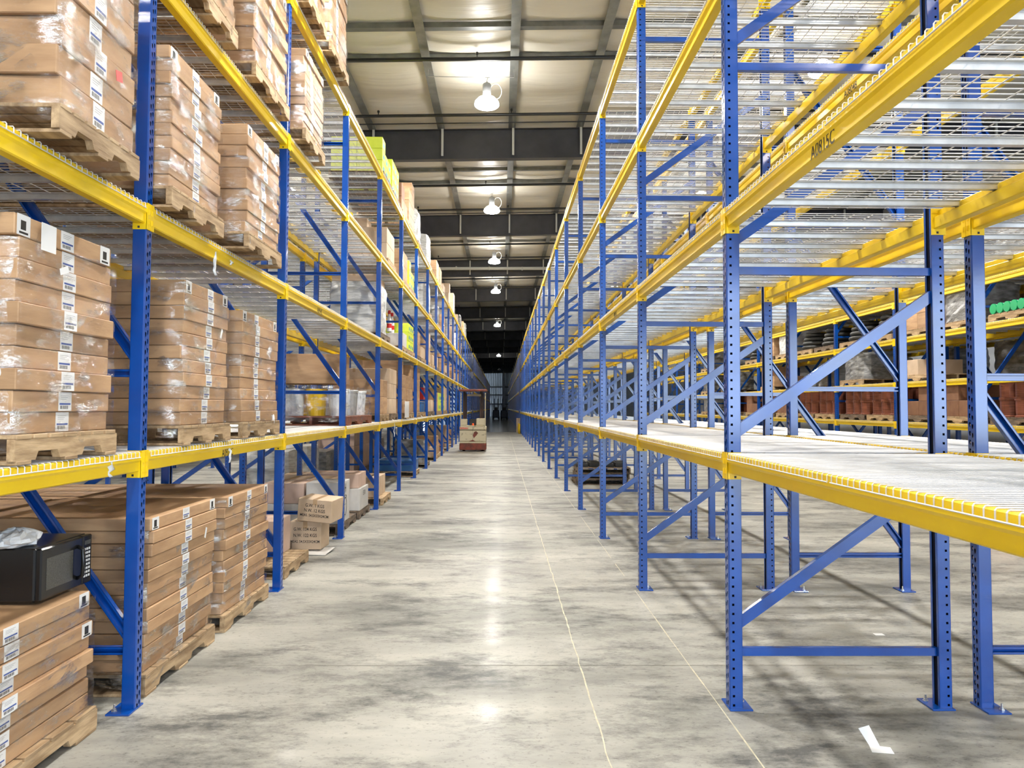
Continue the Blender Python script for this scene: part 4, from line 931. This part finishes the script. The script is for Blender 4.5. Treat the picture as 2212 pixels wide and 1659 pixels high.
# paper on the floor
mb = MB(); mb.add([(0, 0, .001), (.10, -.02, .001), (.115, .05, .002), (.02, .075, .004), (-.02, .10, .075), (.045, .125, .08), (.065, .055, .006), (0, .0, .0024), (.10, -.02, .0024)], [(0, 1, 2, 6, 3), (3, 6, 5, 4)])
o = mb.build('folded_paper', M['white'], loc=(1.085 * U, 1.36 * L, 0)); so = o.modifiers.new('s', 'SOLIDIFY'); so.thickness = .0012; so.offset = 1
tag(o, 'folded white paper lying on the floor at the lower right', 'paper')
mb = MB(); mb.box(0, .07, 0, .05, .0, .0015); tag(mb.build('paper_scrap', M['white'], loc=(1.66 * U, 2.05 * L, 0)), 'small white scrap on the floor under the right rack', 'paper')
# orange beam end / pallet truck seen behind the shelf on the right
mb = MB(); x0, y0 = 4.05 * U, 3.6 * L
t = tag(empty('pallet_jack', (x0, y0, 0)), 'orange-red pallet truck parked before the far right rack', 'pallet truck')
mb = MB(); mb.bbox(0, 1.1, 0, .16, .06, .12, .01); mb.build('fork', M['orange'], t); mb = MB(); mb.bbox(0, 1.1, .38, .54, .06, .12, .01); mb.build('fork', M['orange'], t)
mb = MB(); mb.bbox(-.25, .02, .0, .54, .05, .45, .03); mb.build('body', M['orange'], t)
mb = MB(); mb.tube([(-.2, .27, .4), (-.35, .27, 1.15)], .025, 8); mb.tube([(-.35, .1, 1.18), (-.35, .44, 1.18)], .02, 8); mb.build('handle', M['orange'], t)
for yy in (.1, .44):
    mb = MB(); mb.tube([(-.12, yy - .03, .09), (-.12, yy + .03, .09)], .09, 14); mb.build('wheel', M['blackmat'], t)
# end-of-aisle guard and box
mb = MB(); mb.tube([(.70 * U, 17.6 * L, 0), (.70 * U, 17.6 * L, .62)], .06, 14); mb.tube([(.70 * U, 18.3 * L, 0), (.70 * U, 18.3 * L, .62)], .06, 14)
mb.tube([(.70 * U, 17.6 * L, .5), (.70 * U, 18.3 * L, .5)], .05, 10)
tag(mb.build('guard_rail', M['bollard'], smooth=True), 'yellow guard rail at the far end of the right rack', 'guard rail')
carton(.62 * U, .62 * U + .3, 18.62 * L, 18.62 * L + .5, 0, .95, M['carton2'], 'tall tan carton standing past the yellow guard rail')

# ------------------------------------------------------------------ order picker truck, rear view
TX0, TX1, TY = -.945 * U, -.335 * U, 10.5 * L; TW = TX1 - TX0
t = tag(empty('order_picker_truck', (TX0, TY, 0)), 'worn cream and red order picker truck parked in the aisle against the left rack', 'forklift')
def P(name, mat, fn, parent=None, smooth=False): mb = MB(); fn(mb); return mb.build(name, mat, parent or t, smooth)
P('bumper', M['truckred'], lambda q: q.bbox(0, TW, 0, .9, .05, .30, .02))
P('chassis_skirt', M['truck'], lambda q: (q.bbox(.01, TW - .01, .02, .9, .305, .37, .01)))
bd = P('body', M['truck'], lambda q: (q.bbox(.0, TW, .01, .85, .375, .80, .02), q.bbox(.0, TW, .0, .85, .81, .94, .02)))
P('seam', M['ink'], lambda q: (q.box(TW * .49, TW * .495, .004, .009, .38, .93), q.box(.01, TW - .01, .005, .012, .802, .808)), bd)
P('scrape_mark', M['truckred'], lambda q: (q.add([(TW * .50, .008, .60), (TW * .54, .008, .49), (TW * .58, .008, .55), (TW * .63, .008, .60), (TW * .70, .008, .70), (TW * .62, .008, .77), (TW * .54, .008, .73)], [(0, 1, 2, 3, 4, 5, 6)]),
    q.add([(TW * .34, .008, .385), (TW * .62, .008, .385), (TW * .55, .008, .41), (TW * .50, .008, .44), (TW * .42, .008, .41)], [(0, 1, 2, 3, 4)])), bd)
mb = MB(); mb.merge(text_mb('NISSAN', .085, .003, 1.1), face_T((TW * .17, -.003, .875), '-y')); mb.build('lettering', M['red'], bd)
P('deck_box', M['truck'], lambda q: (q.bbox(.03, TW - .03, .05, .7, .945, .98, .01), q.bbox(TW * .62, TW * .95, .1, .5, .98, 1.25, .02), q.bbox(TW * .05, TW * .28, .1, .5, .98, 1.22, .02)))
for k, x in enumerate((.09 * TW, .73 * TW)):
    P('mast_rail', M['truckdark'], lambda q: (q.bbox(x, x + .07, .72, .86, .1, 2.30, .006), q.bbox(x + .075, x + .12, .70, .84, .1, 2.26, .006), q.bbox(x + .125, x + .16, .68, .82, .1, 2.2, .006)))
for x in (.03, TW - .06): P('guard_post', M['truck'], lambda q: q.bbox(x, x + .035, .05, .10, .94, 2.22, .005))
P('overhead_guard', M['truckred'], lambda q: (q.bbox(-.02, TW + .02, .0, .9, 2.28, 2.36, .015)))
P('cross_bar', M['truck'], lambda q: q.bbox(.22, TW - .22, .7, .76, 2.1, 2.18, .005))
def grille(q):
    z = 1.30
    while z < 2.05: q.box(.24, TW - .24, .60, .605, z, z + .006); z += .06
    for i in range(6): x = .26 + i * (TW - .52) / 5; q.box(x, x + .005, .60, .605, 1.3, 2.05)
P('wire_guard', M['rafter'], grille)
P('warning_lamp', M['orange'], lambda q: q.lathe([(.045, 0), (.045, .04), (.03, .08), (.0, .09)], 12, (TW * .5, .12, .98)))
P('control_console', M['blackmat'], lambda q: (q.bbox(TW * .36, TW * .62, .2, .45, .98, 1.22, .02)))
for x in (.10, TW - .20): P('wheel', M['blackmat'], lambda q: q.tube([(x, .45, .16), (x + .1, .45, .16)], .16, 18))

# far forklifts before the end wall
def far_truck(x, y, w_, lab):
    t = tag(empty('forklift', (x, y, 0)), lab, 'forklift', 'dark forklifts before the end wall')
    def Q(name, fn, mat='farblue'): mb = MB(); fn(mb); mb.build(name, M[mat], t)
    Q('body', lambda q: (q.bbox(0, w_, 0, 1.8, .25, 1.05, .06), q.bbox(.05, w_ - .05, -.3, .3, .3, 1.3, .06)))
    Q('overhead_guard', lambda q: (q.bbox(.02, w_ - .02, .2, 1.6, 2.15, 2.22, .02), [q.bbox(a, a + .06, c, c + .06, 1.0, 2.15, .01) for a in (.04, w_ - .1) for c in (.22, 1.5)]))
    Q('mast', lambda q: [q.bbox(a, a + .1, 1.9, 2.05, .1, 2.9, .01) for a in (.2, w_ - .3)])
    Q('seat', lambda q: (q.bbox(w_ * .3, w_ * .7, .5, .95, 1.05, 1.2, .03), q.bbox(w_ * .3, w_ * .7, .45, .55, 1.2, 1.7, .03)), 'blackmat')
    for a in (.0, w_ - .2):
        for c in (.15, 1.5): Q('wheel', lambda q: q.tube([(a, c, .3), (a + .2, c, .3)], .3, 14), 'blackmat')
far_truck(-.72 * U, 38 * L, 1.0, 'dark blue forklift at the far end, left one')
far_truck(-.05 * U, 38 * L, 1.0, 'dark blue forklift at the far end, right one')
